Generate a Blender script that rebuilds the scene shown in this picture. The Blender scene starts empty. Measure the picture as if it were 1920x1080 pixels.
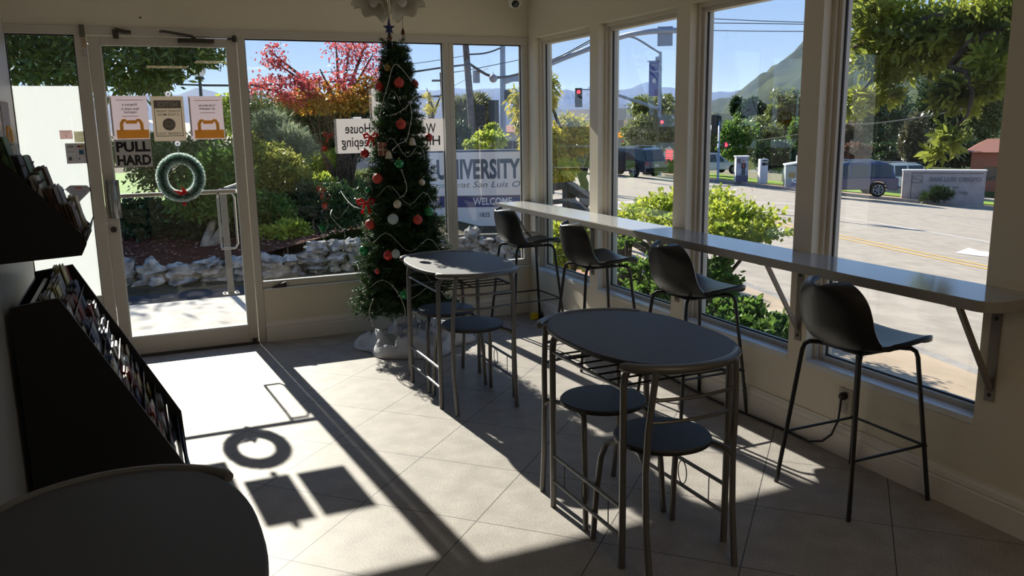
import bpy, math, random
import numpy as np
from mathutils import Vector, Matrix, noise
rnd = random.Random(7)
SC = bpy.context.scene
COL = SC.collection
# ------------------------------------------------------------------ camera
F_PX, PITCH, ROLL, YAW, EYE = 1579.0, .1955, -.0159, .4163, 1.55
_c, _s = math.cos(YAW), math.sin(YAW)
FWD = Vector((_s*math.cos(PITCH), _c*math.cos(PITCH), -math.sin(PITCH)))
_r = Vector((_c, -_s, 0)); _u = _r.cross(FWD)
RGT = _r*math.cos(ROLL) + _u*math.sin(ROLL)
UP = -_r*math.sin(ROLL) + _u*math.cos(ROLL)
cd = bpy.data.cameras.new('camera'); cam = bpy.data.objects.new('camera', cd); COL.objects.link(cam)
cd.sensor_width = 36; cd.lens = F_PX/1920*36; cd.clip_end = 9000; cd.clip_start = .02
cam.matrix_world = Matrix(((RGT.x, UP.x, -FWD.x, 0), (RGT.y, UP.y, -FWD.y, 0), (RGT.z, UP.z, -FWD.z, EYE), (0, 0, 0, 1)))
SC.camera = cam
# ------------------------------------------------------------------ light
SC.view_settings.view_transform = 'Standard'; SC.view_settings.look = 'None'
SC.view_settings.gamma = 1; SC.view_settings.use_curve_mapping = False
SC.view_settings.exposure = 0.0
try:
    SC.cycles.use_denoising = True; SC.cycles.max_bounces = 8; SC.cycles.diffuse_bounces = 4
    SC.cycles.transparent_max_bounces = 16; SC.cycles.caustics_reflective = False; SC.cycles.caustics_refractive = False
    SC.cycles.sample_clamp_indirect = 6; SC.cycles.volume_bounces = 0
except Exception: pass
sd = bpy.data.lights.new('sun', 'SUN'); sun = bpy.data.objects.new('sun', sd); COL.objects.link(sun)
sd.energy = 12.5; sd.angle = .0093; sd.color = (1, .93, .83)
sun.rotation_euler = Vector((.115, -1.70, -1)).to_track_quat('-Z', 'Y').to_euler()
sun.location = (0, 30, 25)
W = bpy.data.worlds.new('sky'); SC.world = W; W.use_nodes = True
nt = W.node_tree; nt.nodes.clear()
out = nt.nodes.new('ShaderNodeOutputWorld'); bg = nt.nodes.new('ShaderNodeBackground')
tc = nt.nodes.new('ShaderNodeTexCoord'); sep = nt.nodes.new('ShaderNodeSeparateXYZ'); ramp = nt.nodes.new('ShaderNodeValToRGB')
nt.links.new(tc.outputs['Generated'], sep.inputs[0]); nt.links.new(sep.outputs['Z'], ramp.inputs[0])
el = ramp.color_ramp.elements
el[0].position = 0; el[0].color = (.57, .71, .93, 1); el[1].position = 1; el[1].color = (.16, .30, .66, 1)
for p, c in ((.06, (.46, .64, .93, 1)), (.14, (.35, .55, .92, 1)), (.3, (.30, .52, .90, 1)), (.55, (.22, .42, .82, 1))):
    e = el.new(p); e.color = c
nt.links.new(ramp.outputs[0], bg.inputs[0]); bg.inputs[1].default_value = .98
nt.links.new(bg.outputs[0], out.inputs[0])

# ------------------------------------------------------------------ helpers
def at(px, py, d):
    """world point seen at photo position (px, py), at ground distance d metres from the camera"""
    v = FWD + RGT*((px-960)/F_PX) - UP*((py-540)/F_PX)
    return Vector((0, 0, EYE)) + v*(d/math.hypot(v.x, v.y))
def aty(px, py, Y):
    v = FWD + RGT*((px-960)/F_PX) - UP*((py-540)/F_PX)
    return Vector((0, 0, EYE)) + v*(Y/v.y)
class MB:
    def __init__(s): s.v = []; s.f = []
    def add(s, vs, fs):
        n = len(s.v); s.v += [tuple(p) for p in vs]; s.f += [tuple(i+n for i in q) for q in fs]; return s
    def box(s, x0, x1, y0, y1, z0, z1):
        return s.add([(x, y, z) for z in (z0, z1) for y in (y0, y1) for x in (x0, x1)],
                     [(0, 2, 3, 1), (4, 5, 7, 6), (0, 1, 5, 4), (2, 6, 7, 3), (0, 4, 6, 2), (1, 3, 7, 5)])
    def obox(s, c, size, rot=None):
        h = [k/2 for k in size]; R = rot or Matrix.Identity(3)
        vs = [Vector(c) + R @ Vector((x*h[0], y*h[1], z*h[2])) for z in (-1, 1) for y in (-1, 1) for x in (-1, 1)]
        return s.add(vs, [(0, 2, 3, 1), (4, 5, 7, 6), (0, 1, 5, 4), (2, 6, 7, 3), (0, 4, 6, 2), (1, 3, 7, 5)])
    def prism(s, poly, off):
        n = len(poly); off = Vector(off); P = [Vector(p) for p in poly]
        return s.add(P + [p + off for p in P], [tuple(range(n))[::-1], tuple(range(n, 2*n))] + [(i, (i+1) % n, (i+1) % n+n, i+n) for i in range(n)])
    def tube(s, pts, r, seg=8, closed=False):
        P = [Vector(p) for p in pts]; n = len(P)
        rr = r if isinstance(r, (list, tuple)) else [r]*n
        T = []
        for i in range(n):
            a = P[(i-1) % n] if (closed or i > 0) else P[0]; b = P[(i+1) % n] if (closed or i < n-1) else P[-1]
            d = b-a; T.append(d.normalized() if d.length > 1e-9 else Vector((0, 0, 1)))
        u = T[0].orthogonal().normalized(); vs = []
        for i in range(n):
            u = (u - T[i]*u.dot(T[i])); u = u.normalized() if u.length > 1e-6 else T[i].orthogonal().normalized()
            w = T[i].cross(u)
            for k in range(seg):
                a = 2*math.pi*k/seg; vs.append(P[i] + (u*math.cos(a) + w*math.sin(a))*rr[i])
        fs = []
        for i in range(n if closed else n-1):
            for k in range(seg):
                a, b = i*seg+k, i*seg+(k+1) % seg; j = ((i+1) % n)*seg
                fs.append((a, b, j+(k+1) % seg, j+k))
        if not closed: fs += [tuple(range(seg))[::-1], tuple(range((n-1)*seg, n*seg))]
        return s.add(vs, fs)
    def cyl(s, a, b, r, seg=16): return s.tube([a, b], r, seg)
    def lathe(s, prof, c=(0, 0, 0), seg=24, rot=None, cap=True):
        R = rot or Matrix.Identity(3); c = Vector(c); vs = []; n = len(prof)
        for r, z in prof:
            for k in range(seg):
                a = 2*math.pi*k/seg; vs.append(c + R @ Vector((r*math.cos(a), r*math.sin(a), z)))
        fs = [(i*seg+k, i*seg+(k+1) % seg, (i+1)*seg+(k+1) % seg, (i+1)*seg+k) for i in range(n-1) for k in range(seg)]
        if cap: fs += [tuple(range(seg))[::-1], tuple(range((n-1)*seg, n*seg))]
        else: fs += [((n-1)*seg+k, (n-1)*seg+(k+1) % seg, (k+1) % seg, k) for k in range(seg)]
        return s.add(vs, fs)
    def grid(s, fn, nu, nv):
        vs = [fn(i/(nu-1), j/(nv-1)) for i in range(nu) for j in range(nv)]
        return s.add(vs, [(i*nv+j, (i+1)*nv+j, (i+1)*nv+j+1, i*nv+j+1) for i in range(nu-1) for j in range(nv-1)])
    def ball(s, c, r, sq=(1, 1, 1), rough=0, seed=0, nu=10, nv=14, rot=None):
        c = Vector(c); R = rot or Matrix.Identity(3)
        vs = []
        def P(th, ph):
            d = Vector((math.sin(th)*math.cos(ph), math.sin(th)*math.sin(ph), math.cos(th)))
            k = 1 + rough*noise.noise(d*1.7 + Vector((seed*3.1, seed*1.7, 0))) + rough*.45*noise.noise(d*4 + Vector((seed, 0, 5)))
            return c + R @ Vector((d.x*sq[0], d.y*sq[1], d.z*sq[2]))*(r*k)
        vs = [P(0, 0)] + [P(math.pi*i/nu, 2*math.pi*j/nv) for i in range(1, nu) for j in range(nv)] + [P(math.pi, 0)]
        fs = [(0, 1+j, 1+(j+1) % nv) for j in range(nv)]
        for i in range(nu-2):
            for j in range(nv):
                a = 1+i*nv+j; b = 1+i*nv+(j+1) % nv; fs.append((a, a+nv, b+nv, b))
        L = len(vs)-1; k = 1+(nu-2)*nv
        fs += [(L, k+(j+1) % nv, k+j) for j in range(nv)]
        return s.add(vs, fs)
    def leaf(s, p, d, n, L, w):
        """one pointed leaf: base p, direction d, normal n"""
        d = d.normalized(); b = d.cross(n); b = b.normalized() if b.length > 1e-6 else d.orthogonal().normalized()
        return s.add([p, p+d*L*.45+b*w*.5, p+d*L, p+d*L*.45-b*w*.5], [(0, 1, 2, 3)])
def mesh_of(name, mb, inv=None):
    me = bpy.data.meshes.new(name); vs = mb.v
    if inv is not None: vs = [tuple(inv @ Vector(p)) for p in vs]
    me.from_pydata(vs, [], mb.f); me.update(); return me
MATX = {}
def link(o, parent=None):
    COL.objects.link(o)
    if parent is not None: o.parent = parent
    return o
def props(o, label=None, cat=None, group=None, kind=None):
    if label: o['label'] = label
    if cat: o['category'] = cat
    if group: o['group'] = group
    if kind: o['kind'] = kind
    return o
def fin(o, mat, smooth, bevel, solid):
    if mat is not None: o.data.materials.append(mat)
    if smooth:
        o.data.polygons.foreach_set('use_smooth', [True]*len(o.data.polygons))
        if smooth == 'a':
            try: o.data.set_sharp_from_angle(angle=.7)
            except Exception: pass
    if solid: m = o.modifiers.new('s', 'SOLIDIFY'); m.thickness = solid; m.offset = 0
    if bevel: m = o.modifiers.new('b', 'BEVEL'); m.width = bevel; m.segments = 2; m.limit_method = 'ANGLE'
    return o
def thing(name, label, cat, loc=(0, 0, 0), rz=0, group=None, kind=None):
    o = bpy.data.objects.new(name, None); o.location = loc; o.rotation_euler = (0, 0, rz); o.empty_display_size = .05
    link(o); props(o, label, cat, group, kind)
    MATX[o.name] = Matrix.Translation(Vector(loc)) @ Matrix.Rotation(rz, 4, 'Z')
    return o
def part(name, mb, mat, parent, smooth=False, bevel=0, solid=0, world=False, label=None, kind=None):
    inv = MATX[parent.name].inverted() if world and parent.name in MATX else None
    o = bpy.data.objects.new(name, mesh_of(name, mb, inv)); link(o, parent); fin(o, mat, smooth, bevel, solid)
    MATX[o.name] = MATX.get(parent.name, Matrix.Identity(4))
    return props(o, label=label, kind=kind)
def solo(name, mb, mat, label, cat, group=None, smooth=False, bevel=0, solid=0, kind=None):
    """a thing that is one mesh; coordinates are world, the origin goes to its base"""
    a = np.array(mb.v); c = Vector(((a[:, 0].min()+a[:, 0].max())/2, (a[:, 1].min()+a[:, 1].max())/2, a[:, 2].min()))
    o = bpy.data.objects.new(name, mesh_of(name, mb, Matrix.Translation(-c))); o.location = c; link(o)
    MATX[o.name] = Matrix.Translation(c)
    fin(o, mat, smooth, bevel, solid); return props(o, label, cat, group, kind)
def struct(name, mb, mat, bevel=0, smooth=False):
    o = bpy.data.objects.new(name, mesh_of(name, mb)); link(o); fin(o, mat, smooth, bevel, 0); o['kind'] = 'structure'
    MATX[o.name] = Matrix.Identity(4); return o
def copy_tree(o, parent=None):
    c = o.copy(); COL.objects.link(c)
    if parent is not None: c.parent = parent
    MATX[c.name] = MATX.get(o.name, Matrix.Identity(4))
    for ch in [k for k in SC.objects if k.parent == o]: copy_tree(ch, c)
    return c
_pending = []
def text_mesh(s, size=1, bold=0, ext=0.0, shear=0, align='CENTER', spacing=1, width=None, lines=1):
    cu = bpy.data.curves.new('t', 'FONT'); cu.body = s; cu.size = size; cu.align_x = align; cu.align_y = 'CENTER'
    cu.offset = bold; cu.extrude = ext; cu.shear = shear; cu.space_character = spacing; cu.space_line = lines; cu.resolution_u = 3
    o = bpy.data.objects.new('t', cu)
    tmp = bpy.data.scenes.new('tmp'); tmp.collection.objects.link(o)
    with bpy.context.temp_override(scene=tmp, view_layer=tmp.view_layers[0]): dg = bpy.context.evaluated_depsgraph_get()
    me = bpy.data.meshes.new_from_object(o.evaluated_get(dg))
    V = [tuple(v.co) for v in me.vertices]; Fs = [tuple(p.vertices) for p in me.polygons]
    bpy.data.meshes.remove(me); bpy.data.objects.remove(o); bpy.data.scenes.remove(tmp); bpy.data.curves.remove(cu)
    if V:
        a = np.array(V); w = a[:, 0].max()-a[:, 0].min(); cx = (a[:, 0].max()+a[:, 0].min())/2; cy = (a[:, 1].max()+a[:, 1].min())/2
        k = (width/w) if (width and w > 0) else 1
        V = [((x-cx)*k if align == 'CENTER' else x*k, y-cy, z) for x, y, z in V]
    return V, Fs
def text(parent, s, size, mat, org, xd, yd, name='lettering', height=None, **kw):
    """lettering laid in a plane: org = centre, xd / yd = unit axes of the writing"""
    V, Fs = text_mesh(s, size, **kw); org = Vector(org); xd = Vector(xd); yd = Vector(yd); nd = xd.cross(yd)
    if height and V:
        a = np.array(V); h = a[:, 1].max()-a[:, 1].min(); V = [(x, y*height/h, z) for x, y, z in V]
    mb = MB().add([org + xd*x + yd*y + nd*z for x, y, z in V], Fs)
    return part(name, mb, mat, parent, world=True)
# ------------------------------------------------------------------ materials
def mat(name, col, rough=.6, metal=0, var=0, scale=8, bump=0, bscale=60, col2=None, spec=None, coat=0, tr=0, emit=0):
    m = bpy.data.materials.new(name); m.use_nodes = True; t = m.node_tree; b = t.nodes['Principled BSDF']
    c = (*col, 1); b.inputs['Base Color'].default_value = c; b.inputs['Roughness'].default_value = rough; b.inputs['Metallic'].default_value = metal
    if spec is None and rough >= .8: spec = .1
    if spec is not None: b.inputs['Specular IOR Level'].default_value = spec
    if coat: b.inputs['Coat Weight'].default_value = coat
    if emit: b.inputs['Emission Color'].default_value = c; b.inputs['Emission Strength'].default_value = emit
    co = t.nodes.new('ShaderNodeTexCoord')
    if var or col2:
        n = t.nodes.new('ShaderNodeTexNoise'); n.inputs['Scale'].default_value = scale; n.inputs['Detail'].default_value = 6
        t.links.new(co.outputs['Object'], n.inputs['Vector'])
        r = t.nodes.new('ShaderNodeValToRGB'); t.links.new(n.outputs[0], r.inputs[0])
        lo = tuple(k*(1-var) for k in col); hi = tuple(min(1, k*(1+var)) for k in col)
        if col2: lo, hi = col, col2
        r.color_ramp.elements[0].position = .35; r.color_ramp.elements[1].position = .65
        r.color_ramp.elements[0].color = (*lo, 1); r.color_ramp.elements[1].color = (*hi, 1)
        t.links.new(r.outputs[0], b.inputs['Base Color'])
    if bump:
        n2 = t.nodes.new('ShaderNodeTexNoise'); n2.inputs['Scale'].default_value = bscale; n2.inputs['Detail'].default_value = 4
        t.links.new(co.outputs['Object'], n2.inputs['Vector'])
        bp = t.nodes.new('ShaderNodeBump'); bp.inputs['Strength'].default_value = bump; bp.inputs['Distance'].default_value = .01
        t.links.new(n2.outputs[0], bp.inputs['Height']); t.links.new(bp.outputs[0], b.inputs['Normal'])
    if tr:
        o = t.nodes['Material Output']; tl = t.nodes.new('ShaderNodeBsdfTranslucent'); mx = t.nodes.new('ShaderNodeMixShader')
        tl.inputs[0].default_value = c; mx.inputs[0].default_value = tr
        if var or col2: t.links.new(r.outputs[0], tl.inputs[0])
        t.links.new(b.outputs[0], mx.inputs[1]); t.links.new(tl.outputs[0], mx.inputs[2]); t.links.new(mx.outputs[0], o.inputs[0])
    return m
def leafmat(name, c1, c2, tr=.45, scale=9, rough=.45, spec=.35):
    m = mat(name, c1, rough, col2=c2, scale=scale, tr=tr); m.node_tree.nodes['Principled BSDF'].inputs['Specular IOR Level'].default_value = spec
    return m
def glassmat(name, tint=(.93, .96, .95), refl=1.0):
    m = bpy.data.materials.new(name); m.use_nodes = True; t = m.node_tree; t.nodes.clear()
    o = t.nodes.new('ShaderNodeOutputMaterial'); a = t.nodes.new('ShaderNodeBsdfTransparent'); g = t.nodes.new('ShaderNodeBsdfGlossy')
    lw = t.nodes.new('ShaderNodeLayerWeight'); lw.inputs[0].default_value = .5
    pw = t.nodes.new('ShaderNodeMath'); pw.operation = 'POWER'; pw.inputs[1].default_value = 5
    fr = t.nodes.new('ShaderNodeMath'); fr.operation = 'MULTIPLY_ADD'; fr.inputs[1].default_value = .9; fr.inputs[2].default_value = .07
    t.links.new(lw.outputs['Facing'], pw.inputs[0]); t.links.new(pw.outputs[0], fr.inputs[0]); mx = t.nodes.new('ShaderNodeMixShader')
    a.inputs[0].default_value = (*tint, 1); g.inputs['Roughness'].default_value = 0.0; g.inputs[0].default_value = (refl, refl, refl, 1)
    t.links.new(fr.outputs[0], mx.inputs[0]); t.links.new(a.outputs[0], mx.inputs[1]); t.links.new(g.outputs[0], mx.inputs[2]); t.links.new(mx.outputs[0], o.inputs[0])
    return m
def leafobj(name, P, D, N, L, Wd, m, parent=None, fold=0):
    """many small pointed leaves as one mesh (foliage of one plant)"""
    P = np.asarray(P, float); D = np.asarray(D, float); N = np.asarray(N, float); n = len(P)
    D /= np.linalg.norm(D, axis=1)[:, None]+1e-9
    B_ = np.cross(D, N); B_ /= np.linalg.norm(B_, axis=1)[:, None]+1e-9
    L = np.broadcast_to(L, n)[:, None]; Wd = np.broadcast_to(Wd, n)[:, None]
    V = np.stack([P, P+D*L*.5+B_*Wd*.5, P+D*L, P+D*L*.5-B_*Wd*.5], 1).reshape(-1, 3)
    me = bpy.data.meshes.new(name); me.vertices.add(4*n); me.vertices.foreach_set('co', V.astype(np.float32).ravel())
    me.loops.add(4*n); me.loops.foreach_set('vertex_index', np.arange(4*n, dtype=np.int32))
    me.polygons.add(n); me.polygons.foreach_set('loop_start', np.arange(0, 4*n, 4, dtype=np.int32))
    try: me.polygons.foreach_set('loop_total', np.full(n, 4, dtype=np.int32))
    except Exception: pass
    me.materials.append(m); me.update(calc_edges=True); me.validate()
    o = bpy.data.objects.new(name, me); link(o, parent); return o
NR = np.random.default_rng(11)
def sph(n):
    v = NR.normal(size=(n, 3)); return v/np.linalg.norm(v, axis=1)[:, None]
def foliage(name, blobs, n, L, Wd, m, parent=None, clump=.16, droop=.3, fill=.55, ncl=None):
    """blobs: (centre, (rx, ry, rz)) ellipsoids, leaves gathered in clumps near their surfaces"""
    blobs = [(np.array(c, float), np.array(r, float)) for c, r in blobs]
    wt = np.array([r[0]*r[1]+r[1]*r[2]+r[0]*r[2] for c, r in blobs]); wt /= wt.sum()
    Ps, Ds = [], []
    for (c, r), w in zip(blobs, wt):
        k = max(20, int(n*w)); nc = ncl or max(8, int(k/34)); cc = sph(nc)*(fill+(1-fill)*NR.random((nc, 1))**.5)
        idx = NR.integers(0, nc, k); p = cc[idx] + NR.normal(size=(k, 3))*clump
        Ps.append(c + p*r); d = cc[idx]*.9 + NR.normal(size=(k, 3))*.7; d[:, 2] += .25 - droop; Ds.append(d)
    P = np.concatenate(Ps); D = np.concatenate(Ds); N = sph(len(P)); N[:, 2] += .6
    s_ = NR.uniform(.7, 1.25, len(P))
    return leafobj(name, P, D, N, L*s_, Wd*s_, m, parent)
# ================================================================== ROOM SHELL
XR, YB, XL, ZC = 2.89, 6.17, -.46, 2.52
wallm = mat('wall_paint', (.76, .69, .56), .55, bump=.12, bscale=140)
trimm = mat('trim_paint', (.72, .66, .56), .35)
basem = mat('baseboard_paint', (.78, .74, .68), .35)
framem = mat('window_frame_paint', (.62, .56, .47), .4)
alum = mat('storefront_frame', (.58, .53, .46), .38)
darkf = mat('dark_gasket', (.03, .025, .02), .5)
ceilm = mat('ceiling_paint', (.86, .83, .77), .8)
glossw = mat('left_wall_enamel', (.42, .40, .375), .22, bump=.05, bscale=30)
glass = glassmat('pane_glass')
sillm = mat('sill_paint', (.72, .72, .72), .25)
black = mat('black_metal', (.012, .012, .013), .35, metal=0)
# tile floor: square tiles laid diagonally
fm = bpy.data.materials.new('floor_tile'); fm.use_nodes = True; t = fm.node_tree; B = t.nodes['Principled BSDF']
co = t.nodes.new('ShaderNodeTexCoord'); th = -.795; ox, oy, ts = .26802*1.55, 3.72264*1.55, .5082
def dotn(d):
    n = t.nodes.new('ShaderNodeVectorMath'); n.operation = 'DOT_PRODUCT'; n.inputs[1].default_value = (*d, 0); t.links.new(sb.outputs[0], n.inputs[0])
    k = t.nodes.new('ShaderNodeMath'); k.operation = 'DIVIDE'; k.inputs[1].default_value = ts; t.links.new(n.outputs['Value'], k.inputs[0])
    return k
sb = t.nodes.new('ShaderNodeVectorMath'); sb.operation = 'SUBTRACT'; sb.inputs[1].default_value = (ox, oy, 0); t.links.new(co.outputs['Object'], sb.inputs[0])
gl = []; cells = []
for d in ((math.cos(th), math.sin(th)), (math.sin(th), -math.cos(th))):
    k = dotn(d)
    a = t.nodes.new('ShaderNodeMath'); a.operation = 'ADD'; a.inputs[1].default_value = .5; t.links.new(k.outputs[0], a.inputs[0])
    fr = t.nodes.new('ShaderNodeMath'); fr.operation = 'FRACT'; t.links.new(a.outputs[0], fr.inputs[0])
    s_ = t.nodes.new('ShaderNodeMath'); s_.operation = 'SUBTRACT'; s_.inputs[1].default_value = .5; t.links.new(fr.outputs[0], s_.inputs[0])
    ab = t.nodes.new('ShaderNodeMath'); ab.operation = 'ABSOLUTE'; t.links.new(s_.outputs[0], ab.inputs[0])
    ls = t.nodes.new('ShaderNodeMath'); ls.operation = 'LESS_THAN'; ls.inputs[1].default_value = .0035; t.links.new(ab.outputs[0], ls.inputs[0]); gl.append(ls)
    fl = t.nodes.new('ShaderNodeMath'); fl.operation = 'FLOOR'; t.links.new(k.outputs[0], fl.inputs[0]); cells.append(fl)
mxg = t.nodes.new('ShaderNodeMath'); mxg.operation = 'MAXIMUM'; t.links.new(gl[0].outputs[0], mxg.inputs[0]); t.links.new(gl[1].outputs[0], mxg.inputs[1])
cx = t.nodes.new('ShaderNodeCombineXYZ'); t.links.new(cells[0].outputs[0], cx.inputs[0]); t.links.new(cells[1].outputs[0], cx.inputs[1])
wn = t.nodes.new('ShaderNodeTexWhiteNoise'); t.links.new(cx.outputs[0], wn.inputs[0])
n1 = t.nodes.new('ShaderNodeTexNoise'); n1.inputs['Scale'].default_value = 9; n1.inputs['Detail'].default_value = 8; t.links.new(co.outputs['Object'], n1.inputs[0])
n2 = t.nodes.new('ShaderNodeTexNoise'); n2.inputs['Scale'].default_value = 160; n2.inputs['Detail'].default_value = 3; t.links.new(co.outputs['Object'], n2.inputs[0])
r1 = t.nodes.new('ShaderNodeValToRGB'); t.links.new(n1.outputs[0], r1.inputs[0])
r1.color_ramp.elements[0].position = .3; r1.color_ramp.elements[0].color = (.285, .265, .245, 1); r1.color_ramp.elements[1].position = .7; r1.color_ramp.elements[1].color = (.37, .345, .32, 1)
r2 = t.nodes.new('ShaderNodeValToRGB'); t.links.new(n2.outputs[0], r2.inputs[0])
r2.color_ramp.elements[0].position = .36; r2.color_ramp.elements[0].color = (.7, .7, .7, 1); r2.color_ramp.elements[1].position = .7; r2.color_ramp.elements[1].color = (1.25, 1.25, 1.25, 1)
m1 = t.nodes.new('ShaderNodeMix'); m1.data_type = 'RGBA'; m1.blend_type = 'MULTIPLY'; m1.inputs[0].default_value = .8; t.links.new(r1.outputs[0], m1.inputs[6]); t.links.new(r2.outputs[0], m1.inputs[7])
m2 = t.nodes.new('ShaderNodeMix'); m2.data_type = 'RGBA'; t.links.new(mxg.outputs[0], m2.inputs[0]); t.links.new(m1.outputs[2], m2.inputs[6]); m2.inputs[7].default_value = (.03, .028, .027, 1)
t.links.new(m2.outputs[2], B.inputs['Base Color'])
B.inputs['Roughness'].default_value = .5; B.inputs['Specular IOR Level'].default_value = .2
bp = t.nodes.new('ShaderNodeBump'); bp.inputs['Strength'].default_value = .25; bp.inputs['Distance'].default_value = .002; t.links.new(n1.outputs[0], bp.inputs['Height']); t.links.new(bp.outputs[0], B.inputs['Normal'])

struct('floor', MB().box(-.76, XR+.16, -2.6, YB+.06, -.08, 0), fm)
struct('ceiling', MB().box(-.9, XR+.25, -2.7, YB+.2, ZC, ZC+.1), ceilm)
OP = [(5.171, 6.06), (4.165, 5.057), (3.152, 4.035), (2.121, 3.029)]
Z0, Z1 = .385, 2.175
w = MB().box(XR, XR+.16, -2.6, YB+.1, 0, Z0).box(XR, XR+.16, -2.6, YB+.1, Z1, ZC)
for a, b in ((-2.6, OP[3][0]), (OP[3][1], OP[2][0]), (OP[2][1], OP[1][0]), (OP[1][1], OP[0][0]), (OP[0][1], YB+.1)): w.box(XR, XR+.16, a, b, Z0, Z1)
struct('wall_right', w, wallm)
struct('wall_back', MB().box(.765, XR, YB, YB+.12, 0, .40).box(-.76, XR, YB, YB+.12, 2.185, ZC).box(-.76, -.27, YB, YB+.12, 0, .40), wallm)
struct('wall_left', MB().box(XL-.24, XL, -2.6, 4.33, 0, ZC).box(-.76, -.70, 4.33, YB+.12, 0, ZC), glossw)
struct('wall_rear', MB().box(-.76, XR+.16, -2.75, -2.6, 0, ZC), wallm)
def molding(p0, p1, n, h=.15, dep=.018):
    """skirting with a stepped, rounded top; n = direction into the room"""
    p0, p1, n = Vector(p0), Vector(p1), Vector(n)
    prof = [(0, 0), (dep, 0), (dep, h*.66), (dep*.75, h*.70), (dep*.95, h*.76), (dep*.8, h*.88), (dep*.45, h*.95), (dep*.4, h), (0, h)]
    return MB().prism([p0 + n*a + Vector((0, 0, b)) for a, b in prof], p1-p0)
struct('baseboard_right', molding((XR, -2.6, 0), (XR, YB, 0), (-1, 0, 0)), basem)
struct('baseboard_back', molding((.768, YB, 0), (XR-.019, YB, 0), (0, -1, 0)), basem)
# right-hand windows
for i, (a, b) in enumerate(OP):
    f = MB(); x0, x1 = XR+.065, XR+.125
    for y0, y1, z0, z1 in ((a, a+.045, Z0, Z1), (b-.045, b, Z0, Z1), (a+.045, b-.045, Z0, Z0+.03), (a+.045, b-.045, Z1-.05, Z1)): f.box(x0, x1, y0, y1, z0, z1)
    wnd = struct('window_%d' % (i+1), f, framem, bevel=.004)
    g = MB().box(XR+.094, XR+.097, a+.04, b-.04, Z0+.02, Z1-.04); g = MB().add([(XR+.1, a+.04, Z0+.02), (XR+.1, a+.04, Z1-.04), (XR+.1, b-.04, Z1-.04), (XR+.1, b-.04, Z0+.02)], [(0, 1, 2, 3)])
    part('glass_pane', g, glass, wnd)
    st = MB(); x0, x1 = XR+.05, XR+.065
    for y0, y1, z0, z1 in ((a, a+.022, Z0, Z1), (b-.022, b, Z0, Z1), (a+.022, b-.022, Z1-.025, Z1)): st.box(x0, x1, y0, y1, z0, z1)
    part('glazing_bead', st, trimm, wnd)
    part('gasket', MB().box(XR+.085, XR+.094, a+.045, a+.052, Z0+.03, Z1-.05).box(XR+.085, XR+.094, b-.052, b-.045, Z0+.03, Z1-.05).box(XR+.085, XR+.094, a+.045, b-.045, Z0+.03, Z0+.037), darkf, wnd)
    part('sill', MB().box(XR-.006, XR+.075, a-.0, b+.0, Z0-.022, Z0+.006), sillm, wnd, bevel=.004)
# storefront across the back
y0, y1 = YB-.012, YB+.06
tr = MB().box(-.70, XR, y0, y1, 2.131, 2.185)
struct('trim_1', tr, alum, bevel=.003)
struct('trim_2', MB().box(-.27, -.199, y0, y1, 0, 2.131).box(.716, .766, y0, y1, 0, 2.131), alum, bevel=.003)
def storefront(n, xa, xb, jl, jr, z0=.44):
    f = MB().box(xa, xb, y0, y1, z0-.04, z0)
    if jl: f.box(xa, xa+jl, y0, y1, z0, 2.131)
    if jr: f.box(xb-jr, xb, y0, y1, z0, 2.131)
    wnd = struct('window_%d' % n, f, alum, bevel=.003)
    gx0, gx1 = xa+jl, xb-jr
    part('glass_pane', MB().add([(gx0, YB+.03, z0), (gx1, YB+.03, z0), (gx1, YB+.03, 2.131), (gx0, YB+.03, 2.131)], [(0, 1, 2, 3)]), glass, wnd)
    part('gasket', MB().box(gx0, gx1, YB+.022, YB+.032, 2.122, 2.131).box(gx0, gx0+.006, YB+.022, YB+.032, z0, 2.122).box(gx1-.006, gx1, YB+.022, YB+.032, z0, 2.122), darkf, wnd)
    part('sill', MB().box(xa+.002, xb-.002, YB-.035, YB+.028, z0-.052, z0-.041).box(gx0, gx1, y0+.004, YB+.025, z0, z0+.008), sillm, wnd, bevel=.002)
    return wnd
storefront(5, .767, 2.232, 0, .04)
storefront(6, 2.232, XR, .041, .05)
side = storefront(7, -.70, -.271, .045, 0)
filmm = mat('frosted_film', (.82, .84, .84), .7, tr=.6)
part('frosted_film', MB().box(-.652, -.273, YB+.031, YB+.033, .445, 1.815), filmm, side)
for nm, x, z, ww, hh, c in (('pink_sticker', -.387, 1.518, .075, .052, (.75, .55, .55)), ('round_seal_sticker', -.297, 1.512, .07, .062, (.62, .60, .48))):
    pass
# entrance door
dr = struct('door_1', MB().box(-.195, -.126, YB, YB+.045, .012, 2.125).box(.65, .712, YB, YB+.045, .012, 2.125).box(-.126, .65, YB, YB+.045, 2.068, 2.125).box(-.126, .65, YB, YB+.045, .012, .13), alum, bevel=.003)
part('glass_pane', MB().add([(-.13, YB+.024, .125), (.655, YB+.024, .125), (.655, YB+.024, 2.075), (-.13, YB+.024, 2.075)], [(0, 1, 2, 3)]), glass, dr)
part('glazing_bead', MB().box(-.126, .65, YB+.004, YB+.018, .13, .143).box(-.126, -.118, YB+.004, YB+.018, .143, 2.068).box(.642, .65, YB+.004, YB+.018, .143, 2.068), sillm, dr)
steel = mat('brushed_steel', (.34, .34, .33), .38, metal=.85)
chrome = mat('chrome', (.6, .6, .6), .18, metal=1)
bronze = mat('dark_bronze', (.07, .06, .05), .45, metal=.6)
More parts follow.
